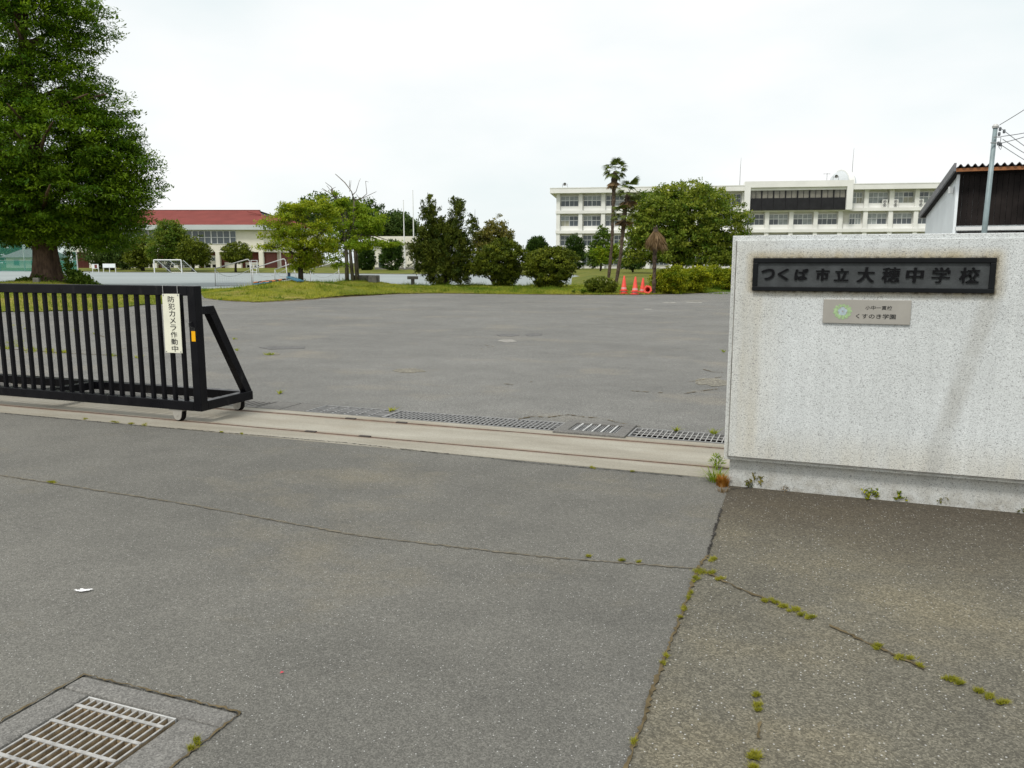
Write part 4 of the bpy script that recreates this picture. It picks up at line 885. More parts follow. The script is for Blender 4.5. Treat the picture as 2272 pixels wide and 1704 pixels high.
# flat roofed block and flagpoles
b = atY(826, 597, 130); b.z = .35; k_ = 130 / F_PX
t = thing('flat_roofed_block', 'small cream block with thick flat roof behind the flagpoles', 'building', b)
wd = 116 * k_; m = MB(); m.box(.35, wd - .2, .4, 7, -.3, 4.25); wall = m.build('wall', M_cream, t)
m = MB(); m.box(-.1, wd + .2, -.3, 7.6, 4.25, 5.3); m.build('roof', M_cream, t); m = MB(); m.box(.3, wd, .32, .4, -.3, .35); m.build('plinth', M_stone, t)
m = MB(); m.box(4.6, 4.75, .3, .4, 2.1, 2.35); m.build('lamp', M_tile, t); m = MB(); m.box(1.0, 1.9, .36, .42, .2, 2.2); m.build('door', M_glass, t); m = MB(); m.box(2.2, 3.3, .36, .42, 3.2, 4.1); m.build('window', M_glass, t)
for px, pt, lab in ((898, 446, 'shorter white flagpole in front of the flat roofed block'), (919, 424, 'taller white flagpole right of the shorter one')):
    b = atY(px, 594, 126); b.z = .3; h = atY(px, pt, 126).z - .3; t = thing('flagpole', lab, 'flagpole', b, 0, 'two white flagpoles'); m = MB(); m.tube([(0, 0, 0), (0, 0, h * .5), (0, 0, h)], [.11, .09, .05], 8); m.build('pole', M_white, t)
    m = MB(); m.lathe([(.0, h + .14), (.09, h + .08), (.0, h)], 8); m.build('finial', M_galv, t); m = MB(); m.box(-.3, .3, -.3, .3, -.4, .25); m.build('footing', M_concg, t)
    if px == 898: m = MB(); m.bar((.22, 0, .3), (.22, 0, 3.2), .05, .05); m.box(-.1, .3, -.05, .05, 1.2, 1.3); m.box(-.1, .3, -.05, .05, 2.9, 3.0); m.build('support', M_galv, t)
# house and net at the far left
b = atY(60, 597, 165); b.z = .2
t = thing('grey_roofed_house', 'pale house with grey tiled roof behind the green net', 'house', b)
m = MB(); m.box(-4.2, 4.2, 0, 7, -.2, 2.4); m.build('wall', M_cream, t)
m = MB(); q = [Vector(p) for p in ((-5, -.8, 2.3), (5, -.8, 2.3), (5, 7.8, 2.3), (-5, 7.8, 2.3), (-2, 3.5, 4.3), (3, 3.5, 4.3))]; m.add(q, [(0, 1, 5, 4), (1, 2, 5), (2, 3, 4, 5), (3, 0, 4), (0, 3, 2, 1)]); m.build('roof', M_tile, t)
for x, wd in ((-2.6, 1.2), (.9, 1.6)):
    m = MB(); m.box(x, x + wd, -.08, .0, .7, 1.9); f = m.build('window', M_frame, t); m = MB(); m.box(x + .07, x + wd - .07, -.11, -.085, .77, 1.83); m.build('pane', M_glass, f)
def net_mat():
    t = NT('green_net'); t.fin((.03, .22, .16), .8); tr = t.n('ShaderNodeBsdfTransparent'); ms = t.n('ShaderNodeMixShader')
    x, y, z = t.xyz(); k = t.ramp(z, (0., .0), (1., 0.)); lo = t.n('ShaderNodeMapRange'); t.put(lo.inputs[0], z); lo.inputs[1].default_value = 1.75; lo.inputs[2].default_value = 1.8; lo.inputs[3].default_value = .48; lo.inputs[4].default_value = .8
    t.t.links.new(lo.outputs[0], ms.inputs[0]); t.t.links.new(t.b.outputs[0], ms.inputs[1]); t.t.links.new(tr.outputs[0], ms.inputs[2]); t.t.links.new(ms.outputs[0], t.out.inputs[0]); return t.mat
M_net = net_mat()
p0, p1 = at(-330, 599.5), at(168, 603.5); p0.y += .5; p1.y += .5; dv = p1 - p0
t = thing('net_fence', 'green ball net on steel poles at the far left of the playground', 'fence', p0, math.atan2(dv.y, dv.x)); ln = dv.length
m = MB(); m.box(0, ln, -.01, .01, .05, 5.3); m.build('net', M_net, t)
for k in range(11):
    x = ln * k / 10; m = MB(); m.tube([(x, .08, -.2), (x, .08, 5.6)], .09 if k % 2 == 0 else .06, 8); m.build('post', M_steel if k % 2 else M_galv, t)
m = MB(); m.bar((0, .08, 1.8), (ln, .08, 1.8), .06, .06); m.build('rail', M_galv, t)
# notice boards
for x0, x1, yt, ym, yb, lab in ((205, 219.5, 586, 596, 602, 'small white notice board with dark sheet beyond the playground'), (229, 257, 585, 594, 602, 'wide white notice board on thin legs beyond the playground')):
    Y = 119.; a, c = atY(x0, yb, Y), atY(x1, yb, Y); t = thing('notice_board', lab, 'notice board', (a.x, Y, .05)); wd = c.x - a.x; k = Y / F_PX
    m = MB(); m.box(0, wd, -.04, .04, (yb - ym) * k + .1, (yb - yt) * k + .1); m.build('board', M_white, t)
    for x in ((.04, wd - .04) if wd < 1.5 else (.04, wd / 2, wd - .04)): m = MB(); m.box(x - .035, x + .035, .0, .08, -.1, (yb - ym) * k + .1); m.build('leg', M_white, t)
    m = MB(); m.box(wd * .4 if wd < 1.5 else .06, wd * .8 if wd < 1.5 else wd - .06, -.05, -.041, (yb - ym) * k + .17, (yb - yt) * k + .03); m.build('poster', M_brick if wd < 1.5 else M_shedw, t)
# shed on the right
SS, SW = 4.08, 28.2
shed = thing('brown_shed', 'dark brown boarded shed with wavy roof behind the sign wall', 'shed', G(SS, SW, 0), GA)
LN = 9.
m = MB(); m.add([(0, 0, -.1), (0, 6.8, -.1), (0, 6.8, 3.26), (0, .0, 4.2), (LN, 0, -.1), (LN, 6.8, -.1), (LN, 6.8, 3.26), (LN, 0, 4.2)], [(0, 3, 2, 1), (4, 5, 6, 7), (1, 2, 6, 5), (2, 3, 7, 6), (0, 4, 7, 3)]); m.build('wall', M_shedw, shed)
nb = int(LN / .15)
for k in range(nb):
    x = .0 + k * .15; m = MB(); m.box(x + .005, x + .145, -.05 - (.008 if k % 2 else 0), -.002, 2.62, 4.22); m.build('board', M_board, shed)
m = MB(); m.box(.1, LN, -.06, -.002, .0, 2.44); m.build('lower_front', M_dark, shed); m = MB(); m.box(.02, LN, -.09, -.004, 2.47, 2.58); m.build('beam', M_white, shed)
m = MB(); m.box(-.04, .04, -.09, -.0, -.1, 4.2); m.build('corner_post', M_shedw, shed)
m = MB(); m.box(-.135, LN, -.50, -.445, 4.20, 4.30); m.build('fascia', M_fascia, shed)
m = MB(); YE = 7.15; ZE = 3.22; m.add([(-.14, -.44, 4.20), (LN, -.44, 4.20), (LN, YE, ZE), (-.14, YE, ZE), (-.14, -.44, 4.32), (LN, -.44, 4.32), (LN, YE, ZE + .12), (-.14, YE, ZE + .12)], [(0, 3, 2, 1), (4, 5, 6, 7), (0, 1, 5, 4), (2, 3, 7, 6), (0, 4, 7, 3), (1, 2, 6, 5)]); m.build('roof_deck', M_board, shed)
m = MB(); sl = (ZE - 4.20) / (YE + .44)
m.add([(-.2, -.5, 4.22), (-.14, -.5, 4.22), (-.14, YE + .05, ZE + .01), (-.2, YE + .05, ZE + .01), (-.2, -.5, 4.46), (-.14, -.5, 4.46), (-.14, YE + .05, ZE + .24), (-.2, YE + .05, ZE + .24)], [(0, 3, 2, 1), (4, 5, 6, 7), (0, 1, 5, 4), (2, 3, 7, 6), (0, 4, 7, 3), (1, 2, 6, 5)]); m.build('bargeboard', M_shedroof, shed)
tm = None; pit = .19
for k in range(int((LN + .3) / pit)):
    if tm is None:
        m = MB(); v, f = [], []
        pf = [(0, .0), (.03, .012), (.06, .055), (.095, .088), (.13, .055), (.16, .012), (.19, .0)]
        for (y, z) in ((-.56, 4.335), (YE, 4.335 + sl * (YE + .56))):
            for th in (0., -.018):
                for x, h in pf: v.append((x, y, z + h + th))
        n = len(pf)
        for i in range(n - 1): f += [(i, i + 1, 2 * n + i + 1, 2 * n + i), (n + i + 1, n + i, 3 * n + i, 3 * n + i + 1), (i + 1, i, n + i, n + i + 1)]
        m.add(v, f); q = m.build('roof_tile', M_shedroof, shed); tm = q.data
    else: q = bpy.data.objects.new('roof_tile', tm); link(q, shed)
    q.location = (-.13 + k * pit, 0, .003 * (k % 2))
m = MB(); m.box(-.15, -.02, .5, .7, 3.65, 3.85); m.build('lamp', M_white, shed)
# pole and wires
pt, pb = atY(2209, 280, 22.), atY(2184, 514, 22.); d = (pb - pt); d = pt + d * ((pt.z + .3) / (pt.z - pb.z))
t = thing('utility_pole', 'leaning grey steel pole with wires in front of the brown shed', 'pole', (d.x, d.y, 0)); o0 = Vector((d.x, d.y, 0))
m = MB(); m.tube([d - o0, pt - o0], [.085, .055], 12); m.build('pole', M_steel, t, True); m = MB(); m.lathe([(.075, -.05), (.085, .0), (.05, .05), (.01, .06)], 10, M=Matrix.Translation(pt - o0)); m.build('cap', M_galv, t)
def fit(px, py): return tuple(atY(px, py, 21.9) - o0)
m = MB(); m.tube([fit(2205, 304), fit(2220, 304)], .012, 6); m.tube([fit(2198, 317), fit(2222, 317)], .014, 6); m.build('bracket', M_galvd, t)
for px, py in ((2219, 286), (2228, 291), (2217, 297), (2215, 318), (2220, 320)):
    m = MB(); m.lathe([(.0, .05), (.03, .04), (.035, 0), (.03, -.05), (.0, -.06)], 8, M=Matrix.Translation(fit(px, py))); m.build('insulator', M_wire, t)
m = MB(); m.tube([fit(*p) for p in ((2217, 318), (2216, 326), (2220, 332), (2223, 324), (2219, 318), (2221, 305))], .008, 5); m.build('loop_cable', M_wire, t)
def wire(a, b, lab):
    A, B = atY(*a, 21.9), atY(*b, 20.5); E_ = A + (B - A) * 5; P = [A + (E_ - A) * s + Vector((0, 0, -.25 * math.sin(math.pi * s))) for s in np.linspace(0, 1, 14)]
    w0 = thing('overhead_wire', lab, 'wire', A, 0, 'wires leaving the grey pole'); m = MB(); m.tube([p - A for p in P], .009, 5); m.build('cable', M_wire, w0)
wire((2218, 277), (2272, 231), 'top overhead wire rising steeply from the pole head'); wire((2221, 303), (2272, 282), 'overhead wire rising from the pole bracket'); wire((2220, 318), (2272, 291), 'lowest rising overhead wire from the insulators')
wire((2220, 284), (2272, 309), 'upper falling overhead wire right of the pole'); wire((2225, 309), (2272, 325), 'middle falling overhead wire right of the pole'); wire((2222, 322), (2272, 340), 'lowest falling overhead wire right of the pole')
# white car behind the wide tree
t = thing('parked_car', 'white van parked behind the wide green tree', 'car', (atY(1598, 600, 96).x, 96, .36), 0)
m = MB(); pf = [(-2.3, .35), (-2.35, .75), (-2.1, 1.05), (-1.35, 1.15), (-.75, 1.75), (2.1, 1.8), (2.3, 1.1), (2.3, .35)]
n = len(pf); v = [(x, -.85, z) for x, z in pf] + [(x, .85, z) for x, z in pf]; m.add(v, [tuple(range(n)), tuple(range(2 * n - 1, n - 1, -1))] + [(i, n + i, n + (i + 1) % n, (i + 1) % n) for i in range(n)]); m.build('body', M_carw, t, bevel=.06)
m = MB(); m.box(-.6, .5, -.87, -.84, 1.15, 1.65); m.build('window', M_glass, t); m = MB(); m.box(.6, 2.0, -.87, -.84, 1.15, 1.65); m.build('window', M_glass, t)
for x in (-1.5, 1.45):
    for y in (-.78, .78):
        m = MB(); m.lathe([(.0, -.1), (.3, -.1), (.34, -.06), (.34, .06), (.3, .1), (.0, .1)], 18, M=Matrix.Translation((x, y, .33)) @ Matrix.Rotation(R(90), 4, 'X')); wq = m.build('wheel', M_tyre, t)
        m = MB(); m.lathe([(.0, .11), (.18, .108), (.2, .1)], 14, M=Matrix.Translation((x, y, .33)) @ Matrix.Rotation(R(90), 4, 'X')); m.build('rim', M_galv, wq)

# ------------------------------------------------------------------ sports gear and bank furniture
def goal():
    Y = 112.; a, b = atY(343, 605, Y), atY(403.5, 605.5, Y); h = (605 - 576.5) * Y / F_PX; t = thing('football_goal', 'white football goal at the far side of the playground', 'goal', (a.x, Y, .01)); wd = b.x - a.x; r = .055
    for x in (0, wd): m = MB(); m.tube([(x, 0, 0), (x, 0, h)], r * 1.5, 8); m.build('post', M_white, t)
    m = MB(); m.tube([(0, 0, h), (wd, 0, h)], r * 1.3, 8); m.build('crossbar', M_white, t)
    for x in (0.2, wd * .5, wd): m = MB(); m.tube([(x + .3, .0, h - .05), (x + 1.5, 1.6, 0)], r * .8, 6); m.build('stay', M_white, t)
    m = MB(); m.tube([(1.7, 1.6, .05), (wd + 1.5, 1.6, .05)], r * .8, 6); m.build('base_bar', M_white, t)
    m = MB(); 
    for i in range(14): x = wd * i / 13; m.bar((x, .05, h - .1), (x + 1.3, 1.55, .05), .012, .012)
    for j in range(7): z = h * j / 7; m.bar((1.3 * (1 - j / 7), 1.55 * (1 - j / 7), z), (wd + 1.3 * (1 - j / 7), 1.55 * (1 - j / 7), z), .012, .012)
    tag(m.build('net', M_cord, t), None, kind='stuff')
goal()
NF = 'tubular net frames standing behind the grass bank'
def net_frame(lab, Y, bl, tl, tr, br, dz=1.6):
    P = [atY(*q, Y) for q in (bl, tl, tr, br)]; b = Vector((P[0].x, Y, 0)); P[0].z = P[3].z = .02; Q = [p - b for p in P]; t = thing('practice_net', lab, 'net frame', b, 0, NF)
    c = Q[2].lerp(Q[1], .08); e_ = Q[2].lerp(Q[3], .12)
    arc = [c.lerp(Q[2], s).lerp(Q[2].lerp(e_, s), s) for s in (0, .35, .7, 1)]
    m = MB(); m.tube([Q[1]] + arc, .032, 8); m.build('top_bar', M_galv, t, True); m = MB(); m.tube([e_, Q[3]], .032, 8); m.build('post', M_galv, t, True); m = MB(); m.tube([Q[0], Q[1]], .028, 8); m.build('post', M_galv, t, True)
    m = MB(); m.tube([Q[0], Q[3]], .02, 6); m.build('base_bar', M_galvd, t)
    s0, s1 = Q[1].lerp(Q[0], .08), e_.lerp(Q[3], .3); sag = [s0.lerp(s1, k / 10) + Vector((0, 0, -.42 * math.sin(math.pi * min(1, (k / 10) ** .8)))) for k in range(11)]
    m = MB(); m.tube(sag, .016, 6); m.build('sag_cord', M_cord, t)
    m = MB()
    for k in range(1, 16):
        x = k / 16; a = s0.lerp(s1, x) + Vector((0, 0, -.42 * math.sin(math.pi * x ** .8))); m.bar(a, Q[0].lerp(Q[3], x), .006, .006)
    for k in range(1, 6): m.bar(Q[0].lerp(s0, k / 7), Q[3].lerp(s1, k / 7), .006, .006)
    tag(m.build('net', M_cord, t), None, kind='stuff'); return t
net_frame('tubular net frame nearest the gate with its low post on the left', 51, (478, 633), (477, 596), (553, 574), (560, 630))
net_frame('tubular net frame behind the striped bars', 50.4, (562, 632), (560, 596), (633, 573), (639, 628))
net_frame('small tubular net frame half behind the maple stem', 55, (610, 628), (610, 598), (648, 584), (662, 626))
net_frame('tubular net frame between the maple and the three pale trunks', 50, (688, 624), (689, 597), (750, 580), (754, 628))
Y = 100.; b = atY(558, 606, Y); b.z = .02; t = thing('umpire_ladder', 'small white ladder seat beyond the net frames', 'ladder seat', b); k = Y / F_PX
for x in (0, .75): m = MB(); m.tube([(x - .1, 0, 0), (x, .1, 1.75)], .035, 6); m.build('rail', M_white, t); m = MB(); m.tube([(x - .1, 1., 0), (x, .1, 1.3)], .03, 6); m.build('stay', M_white, t)
for z in (.35, .7, 1.05, 1.4, 1.72): m = MB(); m.bar((-.05, .03 + .05 * z, z), (.72, .03 + .05 * z, z), .05, .05); m.build('rung', M_white, t)
def on(px, py, Y, dz=0): p = atY(px, py, Y); p.z = ih(p.x, p.y) + dz; return p
def striped(lab, a, b):
    o = Vector(a); d = Vector(b) - o; t = thing('striped_bar', lab, 'striped bar', o, 0, 'striped bars lying on the grass'); n = 9
    for i in range(n): m = MB(); m.tube([d * (i / n), d * ((i + 1) / n)], .035, 8); m.build('stripe', M_orange if i % 2 == 0 else M_ink, t)
striped('orange and black striped bar lying at the back of the heap', on(563, 632, 38, .16), on(640, 622, 39, .2)); striped('orange and black striped bar lying at the front of the heap', on(575, 633, 37.6, .1), on(641, 629, 37.8, .12))
def plank(lab, a, b, wd, mat=M_blue): 
    o = Vector(a); d = Vector(b) - o; t = thing('blue_board', lab, 'board', o, 0, 'faded blue boards lying on the grass'); m = MB(); m.bar((0, 0, 0), d, wd, .05); m.build('board', mat, t)
plank('faded blue board lying at the left end of the striped bars', on(562, 636, 37.2, .1), on(600, 635, 37.2, .08), .4); plank('faded blue board sloping down right of the striped bars', on(642, 624, 37.6, .2), on(668, 633, 37., .08), .35); plank('faded blue board under the navy box', on(636, 629, 37.6, .12), on(655, 628, 37.8, .12), .3)
t = thing('navy_box', 'small navy blue box on the blue boards', 'box', on(642, 625, 37.8, .22), R(10)); m = MB(); m.box(-.06, .06, -.06, .06, 0, .17); m.build('casing', M_navy, t, bevel=.01); m = MB(); m.box(-.065, .065, -.065, .065, .17, .19); m.build('lid', M_ink, t)
b = on(916, 634, 44.6); t = thing('stone_table', 'T shaped grey stone table on the grass bank', 'table', b, R(6)); m = MB(); m.box(-.1, .1, -.1, .1, -.2, .36); m.build('leg', M_stone, t, bevel=.01); m = MB(); m.box(-.3, .3, -.2, .2, .36, .53); m.build('top', M_stone, t, bevel=.02)
b = on(815, 630, 43.6); t = thing('stone_block', 'dark curved stone kerb block right of the three pale trunks', 'stone block', b, 0, 'dark stone blocks on the bank'); m = MB(); n = 7
pts = [(math.cos(a) * 1.0 - .2, math.sin(a) * 1.0 - .6) for a in np.linspace(R(20), R(130), n)] + [(math.cos(a) * .68 - .2, math.sin(a) * .68 - .6) for a in np.linspace(R(130), R(20), n)]; m.poly(pts, -.2, .34); m.build('block', M_stone, t, bevel=.03)
b = on(828, 632, 43.2); t = thing('stone_block', 'square dark stone block at the end of the curved one', 'stone block', b, R(-8), 'dark stone blocks on the bank'); m = MB(); m.box(-.22, .22, -.2, .2, -.2, .36); m.build('block', M_stone, t, bevel=.03)
# cones
def cone_thing(lab):
    t = thing('traffic_cone', lab, 'traffic cone', (0, 0, 0), 0, 'red cones on the grass edge'); m = MB(); m.lathe([(.145, .035), (.13, .10), (.035, .69), (.03, .70), (.0, .70)], 20); m.lathe([(.125, .0), (.03, .66)], 20); m.build('body', M_cone, t, True)
    m = MB(); pts = [(.215 * math.cos(a) * (1.0), .215 * math.sin(a)) for a in np.arange(6) * math.pi / 3 + .26]; n = 6
    inn = [(.125 * math.cos(a), .125 * math.sin(a)) for a in np.arange(6) * math.pi / 3 + .26]; v = [(x, y, z) for z in (0., .035) for x, y in pts] + [(x, y, z) for z in (0., .035) for x, y in inn]; f = []
    for i in range(6):
        j = (i + 1) % 6; f += [(i, j, 6 + j, 6 + i), (6 + i, 6 + j, 18 + j, 18 + i), (i, 12 + i, 12 + j, j)]
    m.add(v, f); m.build('base', M_cone, t)
    m = MB(); m.lathe([(.138, .085), (.1325, .115)], 20); m.lathe([(.128, .14), (.124, .165)], 20); m.build('band', M_coneb, t, True); return t
c = cone_thing('red cone at the bottom of the left pair'); c0_ = on(1384, 645, 37.4); c.location = c0_
def cone_copy(lab, loc, rot=(0, 0, 0)): q = copy_tree(c); q['label'] = lab; q.location = loc; q.rotation_euler = rot; return q
cone_copy('red cone stacked on top of the left pair', c0_ + Vector((0, 0, .13)), (R(-2), R(2), .4))
p = on(1408, 646, 37.2); cone_copy('red cone at the bottom of the middle pair', p, (0, 0, .7)); cone_copy('red cone stacked on top of the middle pair', p + Vector((.02, 0, .12)), (0, R(3), 1.2))
cone_copy('single red cone standing behind the toppled one', on(1425, 642, 38.), (0, R(3), .2)); p = on(1437, 640, 37.6); cone_copy('toppled red cone with its open base towards the gate', p + Vector((0, 0, .2)), (R(-99), 0, R(-16)))

# ------------------------------------------------------------------ the sliding gate
gate = thing('sliding_gate', 'black steel sliding gate with upright bars, pushed to the left', 'gate', G(-5.32, 5.855, 0), GA)
h = .045; LG = -6.2
m = MB(); m.box(LG, -.045, -h, h, 1.195, 1.285); m.build('top_rail', M_black, gate, bevel=.006)
m = MB(); m.box(LG, -.045, -h, h, .115, .205); m.build('bottom_rail', M_black, gate, bevel=.006)
m = MB(); m.box(-.045, .045, -h, h, .115, 1.285); m.build('end_post', M_black, gate, bevel=.006)
m = MB(); m.box(LG, -.04, .605, .695, .115, .205); m.build('rear_rail', M_black, gate, bevel=.006)
m = MB(); m.box(-.038, .045, h, .695, .115, .205); m.build('end_bar', M_black, gate, bevel=.006)
for x in (-2.05, -4.1, -6.15): m = MB(); m.box(x - .04, x + .04, h, .605, .118, .202); m.build('cross_bar', M_black, gate, bevel=.005)
m = MB(); m.box(-.038, .038, h, .205, 1.02, 1.095); m.build('brace_arm', M_black, gate, bevel=.005)
m = MB(); m.add([(x, y, z) for x in (-.038, .038) for y, z in ((.205, 1.095), (.675, .206), (.59, .206), (.205 - .055, 1.02), (.205, 1.02))][:], []); 
pf = [(.206, 1.095), (.69, .206), (.60, .206), (.150, 1.019), (.206, 1.019)]; m = MB(); n = 5; v = [(-.036, y, z) for y, z in pf] + [(.036, y, z) for y, z in pf]
m.add(v, [tuple(range(n)), tuple(range(2 * n - 1, n - 1, -1))] + [(i, n + i, n + (i + 1) % n, (i + 1) % n) for i in range(n)][:]); m.build('brace', M_black, gate)
bm_ = None
for k in range(45):
    x = -.165 - .133 * k
    if bm_ is None: m = MB(); m.box(-.0165, .0165, -.0165, .0165, .2055, 1.1945); q = m.build('bar', M_black, gate); bm_ = q.data
    else: q = bpy.data.objects.new('bar', bm_); link(q, gate)
    q.location = (x, 0, 0)
def castor(x, y):
    m = MB(); m.box(x - .10, x + .06, y - .035, y + .035, .100, .1145)
    sh = [(-.055, .100), (.055, .100)] + [(.047 * math.cos(a), .062 + .05 * math.sin(a)) for a in np.linspace(R(-10), R(-170), 9)]
    for y0 in (-.034, .028):
        n = len(sh); v = [(x + a, y + y0, z) for a, z in sh] + [(x + a, y + y0 + .006, z) for a, z in sh]; m.add(v, [tuple(range(n)), tuple(range(2 * n - 1, n - 1, -1))] + [(i, n + i, n + (i + 1) % n, (i + 1) % n) for i in range(n)])
    m.lathe([(.0, .038), (.012, .037), (.012, .03)], 10, M=Matrix.Translation((x, y, .062)) @ Matrix.Rotation(R(90), 4, 'X')); b_ = m.build('wheel_housing', M_sheet, gate)
    m = MB(); m.lathe([(.0, -.022), (.058, -.022), (.062, -.016), (.055, 0), (.062, .016), (.058, .022), (.0, .022)], 24, M=Matrix.Translation((x, y, .062)) @ Matrix.Rotation(R(90), 4, 'X')); m.build('wheel', M_dark, b_, True)
for x in (-.26, -3.2, -6.0): castor(x, 0)
for x in (-.10, -3.2, -6.0): castor(x, .645)
m = MB(); m.box(-.018, .027, -.0505, -.0455, .775, .872); m.build('reflector', M_yel, gate, bevel=.002)
m = MB(); m.tube([(-.012, -.046, .955), (-.02, -.068, .945), (-.014, -.072, .915), (.01, -.06, .9)], .006, 6); m.box(-.02, .03, -.052, -.046, .875, .905); m.build('latch', M_ink, gate)
# text: outlines from Blender's own font, turned into meshes
def text_mesh(body, size, bold=0., ext=.001, space=1.):
    cu = bpy.data.curves.new('lettering', 'FONT'); cu.body = body; cu.size = size; cu.align_x = 'CENTER'; cu.align_y = 'CENTER'; cu.extrude = ext; cu.offset = bold; cu.space_character = space; cu.resolution_u = 4
    o = bpy.data.objects.new('lettering', cu); link(o); dg = bpy.context.evaluated_depsgraph_get(); dg.update()
    me = bpy.data.meshes.new_from_object(o.evaluated_get(dg)); bpy.data.objects.remove(o); return me
def glyph(body, cx_, cz, w_, h_, y, mat, parent, bold=0., ext=.001, name='lettering', dx=0., shifts=(0.,)):
    me = text_mesh(body, .1, bold, ext); co = np.empty(len(me.vertices) * 3, np.float32); me.vertices.foreach_get('co', co); co = co.reshape(-1, 3)
    lo, hi = co[:, :2].min(0), co[:, :2].max(0); c_ = (lo + hi) / 2; sx = w_ / max(1e-6, hi[0] - lo[0]); sz = h_ / max(1e-6, hi[1] - lo[1])
    x = (co[:, 0] - c_[0]) * sx; z = (co[:, 1] - c_[1]) * sz; pol = [tuple(p.vertices) for p in me.polygons]; m = MB()
    for i, sh in enumerate(shifts): m.add(np.stack([x + dx * z + sh, -co[:, 2] - .0004 * i, z], 1).tolist(), pol)
    bpy.data.meshes.remove(me); o = m.build(name, mat, parent); o.location = (cx_, y, cz); return o
# warning sign hung on the gate
sg = thing('warning_sign', 'cream sign with black vertical Japanese lettering wired to the gate bars', 'sign', G(-5.55, 5.8025, .935), GA); sg.rotation_euler = (R(-1), R(-.5), GA)
m = MB(); m.box(-.1, .1, -.003, .003, -.274, .276); m.build('plate', M_signw, sg, bevel=.001)
for i, ch in enumerate('防犯カメラ作動中'): glyph(ch, .004 + .002 * i, .226 - .0655 * i, .075 if ch not in 'カメラ' else .068, .056, -.0045, M_ink, sg, .0002, .0006)
for x in (-.085, .085): m = MB(); m.tube([(x, -.004, .268), (x, -.006, .29), (x, -.006, .352), (x, .05, .356)], .0022, 5); m.build('wire', M_galv, sg)
for x, z in ((-.085, .262), (.085, .262), (-.085, -.262), (.085, -.262)): m = MB(); m.lathe([(.0, .002), (.006, .001), (.006, -.001)], 10, M=Matrix.Translation((x, -.0045, z)) @ Matrix.Rotation(R(90), 4, 'X')); m.build('eyelet', M_galvd, sg)

# ------------------------------------------------------------------ sign wall
wall = thing('sign_wall', 'pale granite gate wall that carries the school name plate', 'wall', G(-.48, 5.31, 0), GA); WL = 4.2
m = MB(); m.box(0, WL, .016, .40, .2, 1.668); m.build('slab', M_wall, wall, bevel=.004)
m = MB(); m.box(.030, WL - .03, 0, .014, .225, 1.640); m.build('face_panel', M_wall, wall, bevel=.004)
m = MB(); m.box(.035, WL - .03, .075, .36, -.2, .198); m.build('plinth', M_wall, wall)
m = MB(); m.box(.024, .031, .004, .015, .2245, 1.634); m.box(.024, WL - .03, .004, .015, .219, .2245); m.build('joint', plain('grime_and_shade_joint', (.21, .205, .185), .9, 0, .5, 9, .1), wall)  # grime in the left groove; gap shadow below the panel painted as a strip
# name plate
np_ = thing('name_plate', 'long dark bronze name plate with raised black Japanese characters on the wall', 'name plate', G(.3265, 5.31, 1.424), GA)
hw, hh_ = .672, .1025
m = MB(); ring(m, -hw, hw, 0, 0, 0, 0, 0, 0, 0, 0) if False else None
for a in ((-hw, hw, hh_ - .030, hh_), (-hw, hw, -hh_, -hh_ + .027), (-hw, -hw + .030, -hh_ + .027, hh_ - .030), (hw - .030, hw, -hh_ + .027, hh_ - .030)): m.box(a[0], a[1], -.026, -.002, a[2], a[3])
m.build('rim', M_platef, np_, bevel=.003)
m = MB(); m.box(-hw + .03, hw - .03, -.012, -.002, -hh_ + .027, hh_ - .03); m.build('plate', M_plate, np_)
PX = [1720, 1795, 1866, 1955, 2027, 2115, 2207, 2306, 2412, 2520]
chars = 'つくば市立大穂中学校'
cxs = [.198 + 0, .299, .390, .487, .580, .692, .812, .930, 1.05, 1.178]           # metres from the plate's left end
zz = [(370, 110, 84), (495, 90, 88), (640, 108, 88), (805, 106, 92), (950, 112, 94), (1130, 134, 112), (1310, 142, 112), (1475, 130, 108), (1652, 138, 112), (1840, 148, 112)]
x_l, x_r = 245., 2005.
for ch, (zx, zw, zh) in zip(chars, zz):
    f = (zx - x_l) / (x_r - x_l); pos = -hw + 2 * hw * (f - .012 * math.sin(math.pi * f)); k = 2 * hw / (x_r - x_l)
    w_, h_ = zw * k * .93, zh * k * 1.05
    glyph(ch, pos, .002, w_ * .95, h_, -.016, M_letter, np_, .0002 if ch in '穂学校' else .0006, .0035, 'character', .06, (-.0022, 0., .0022) if ch in '穂学校' else (-.0036, 0., .0036))
# plaque
pq = thing('plaque', 'small metal plaque with green ring emblem under the name plate', 'plaque', G(.33, 5.31, 1.2005), GA)
m = MB(); m.box(-.2455, .2455, -.012, -.001, -.0735, .0735); m.build('plate', M_sheet, pq, bevel=.002)
M_gr = plain('emblem_green', (.32, .46, .24), .5, 0, .25, 60); M_bl = plain('emblem_blue', (.38, .46, .50), .5, 0, .2, 60)
m = MB()
for k in range(13):
    a = 2 * math.pi * k / 13; c_ = Vector((-.134 + .040 * math.cos(a), .0005 + .037 * math.sin(a))); n = 9
    ring_ = [(c_.x + .0115 * (1 + .35 * math.cos(2 * b - 2 * a)) * math.cos(b), c_.y + .0115 * (1 + .35 * math.sin(2 * b + a)) * math.sin(b)) for b in np.arange(n) * 2 * math.pi / n]
    m.add([(x, -.0128 - .00005 * k, z) for x, z in ring_], [tuple(range(n))])
m.build('emblem_ring', M_gr, pq)
m = MB()
for k in range(5):
    a = 2 * math.pi * k / 5 + .3; m.add([(-.134 + .016 * math.cos(a) + .012 * math.cos(b), -.0127 - .00006 * k, .016 * math.sin(a) + .012 * math.sin(b)) for b in np.arange(9) * 2 * math.pi / 9], [tuple(range(9))])
m.build('emblem_flower', M_bl, pq)
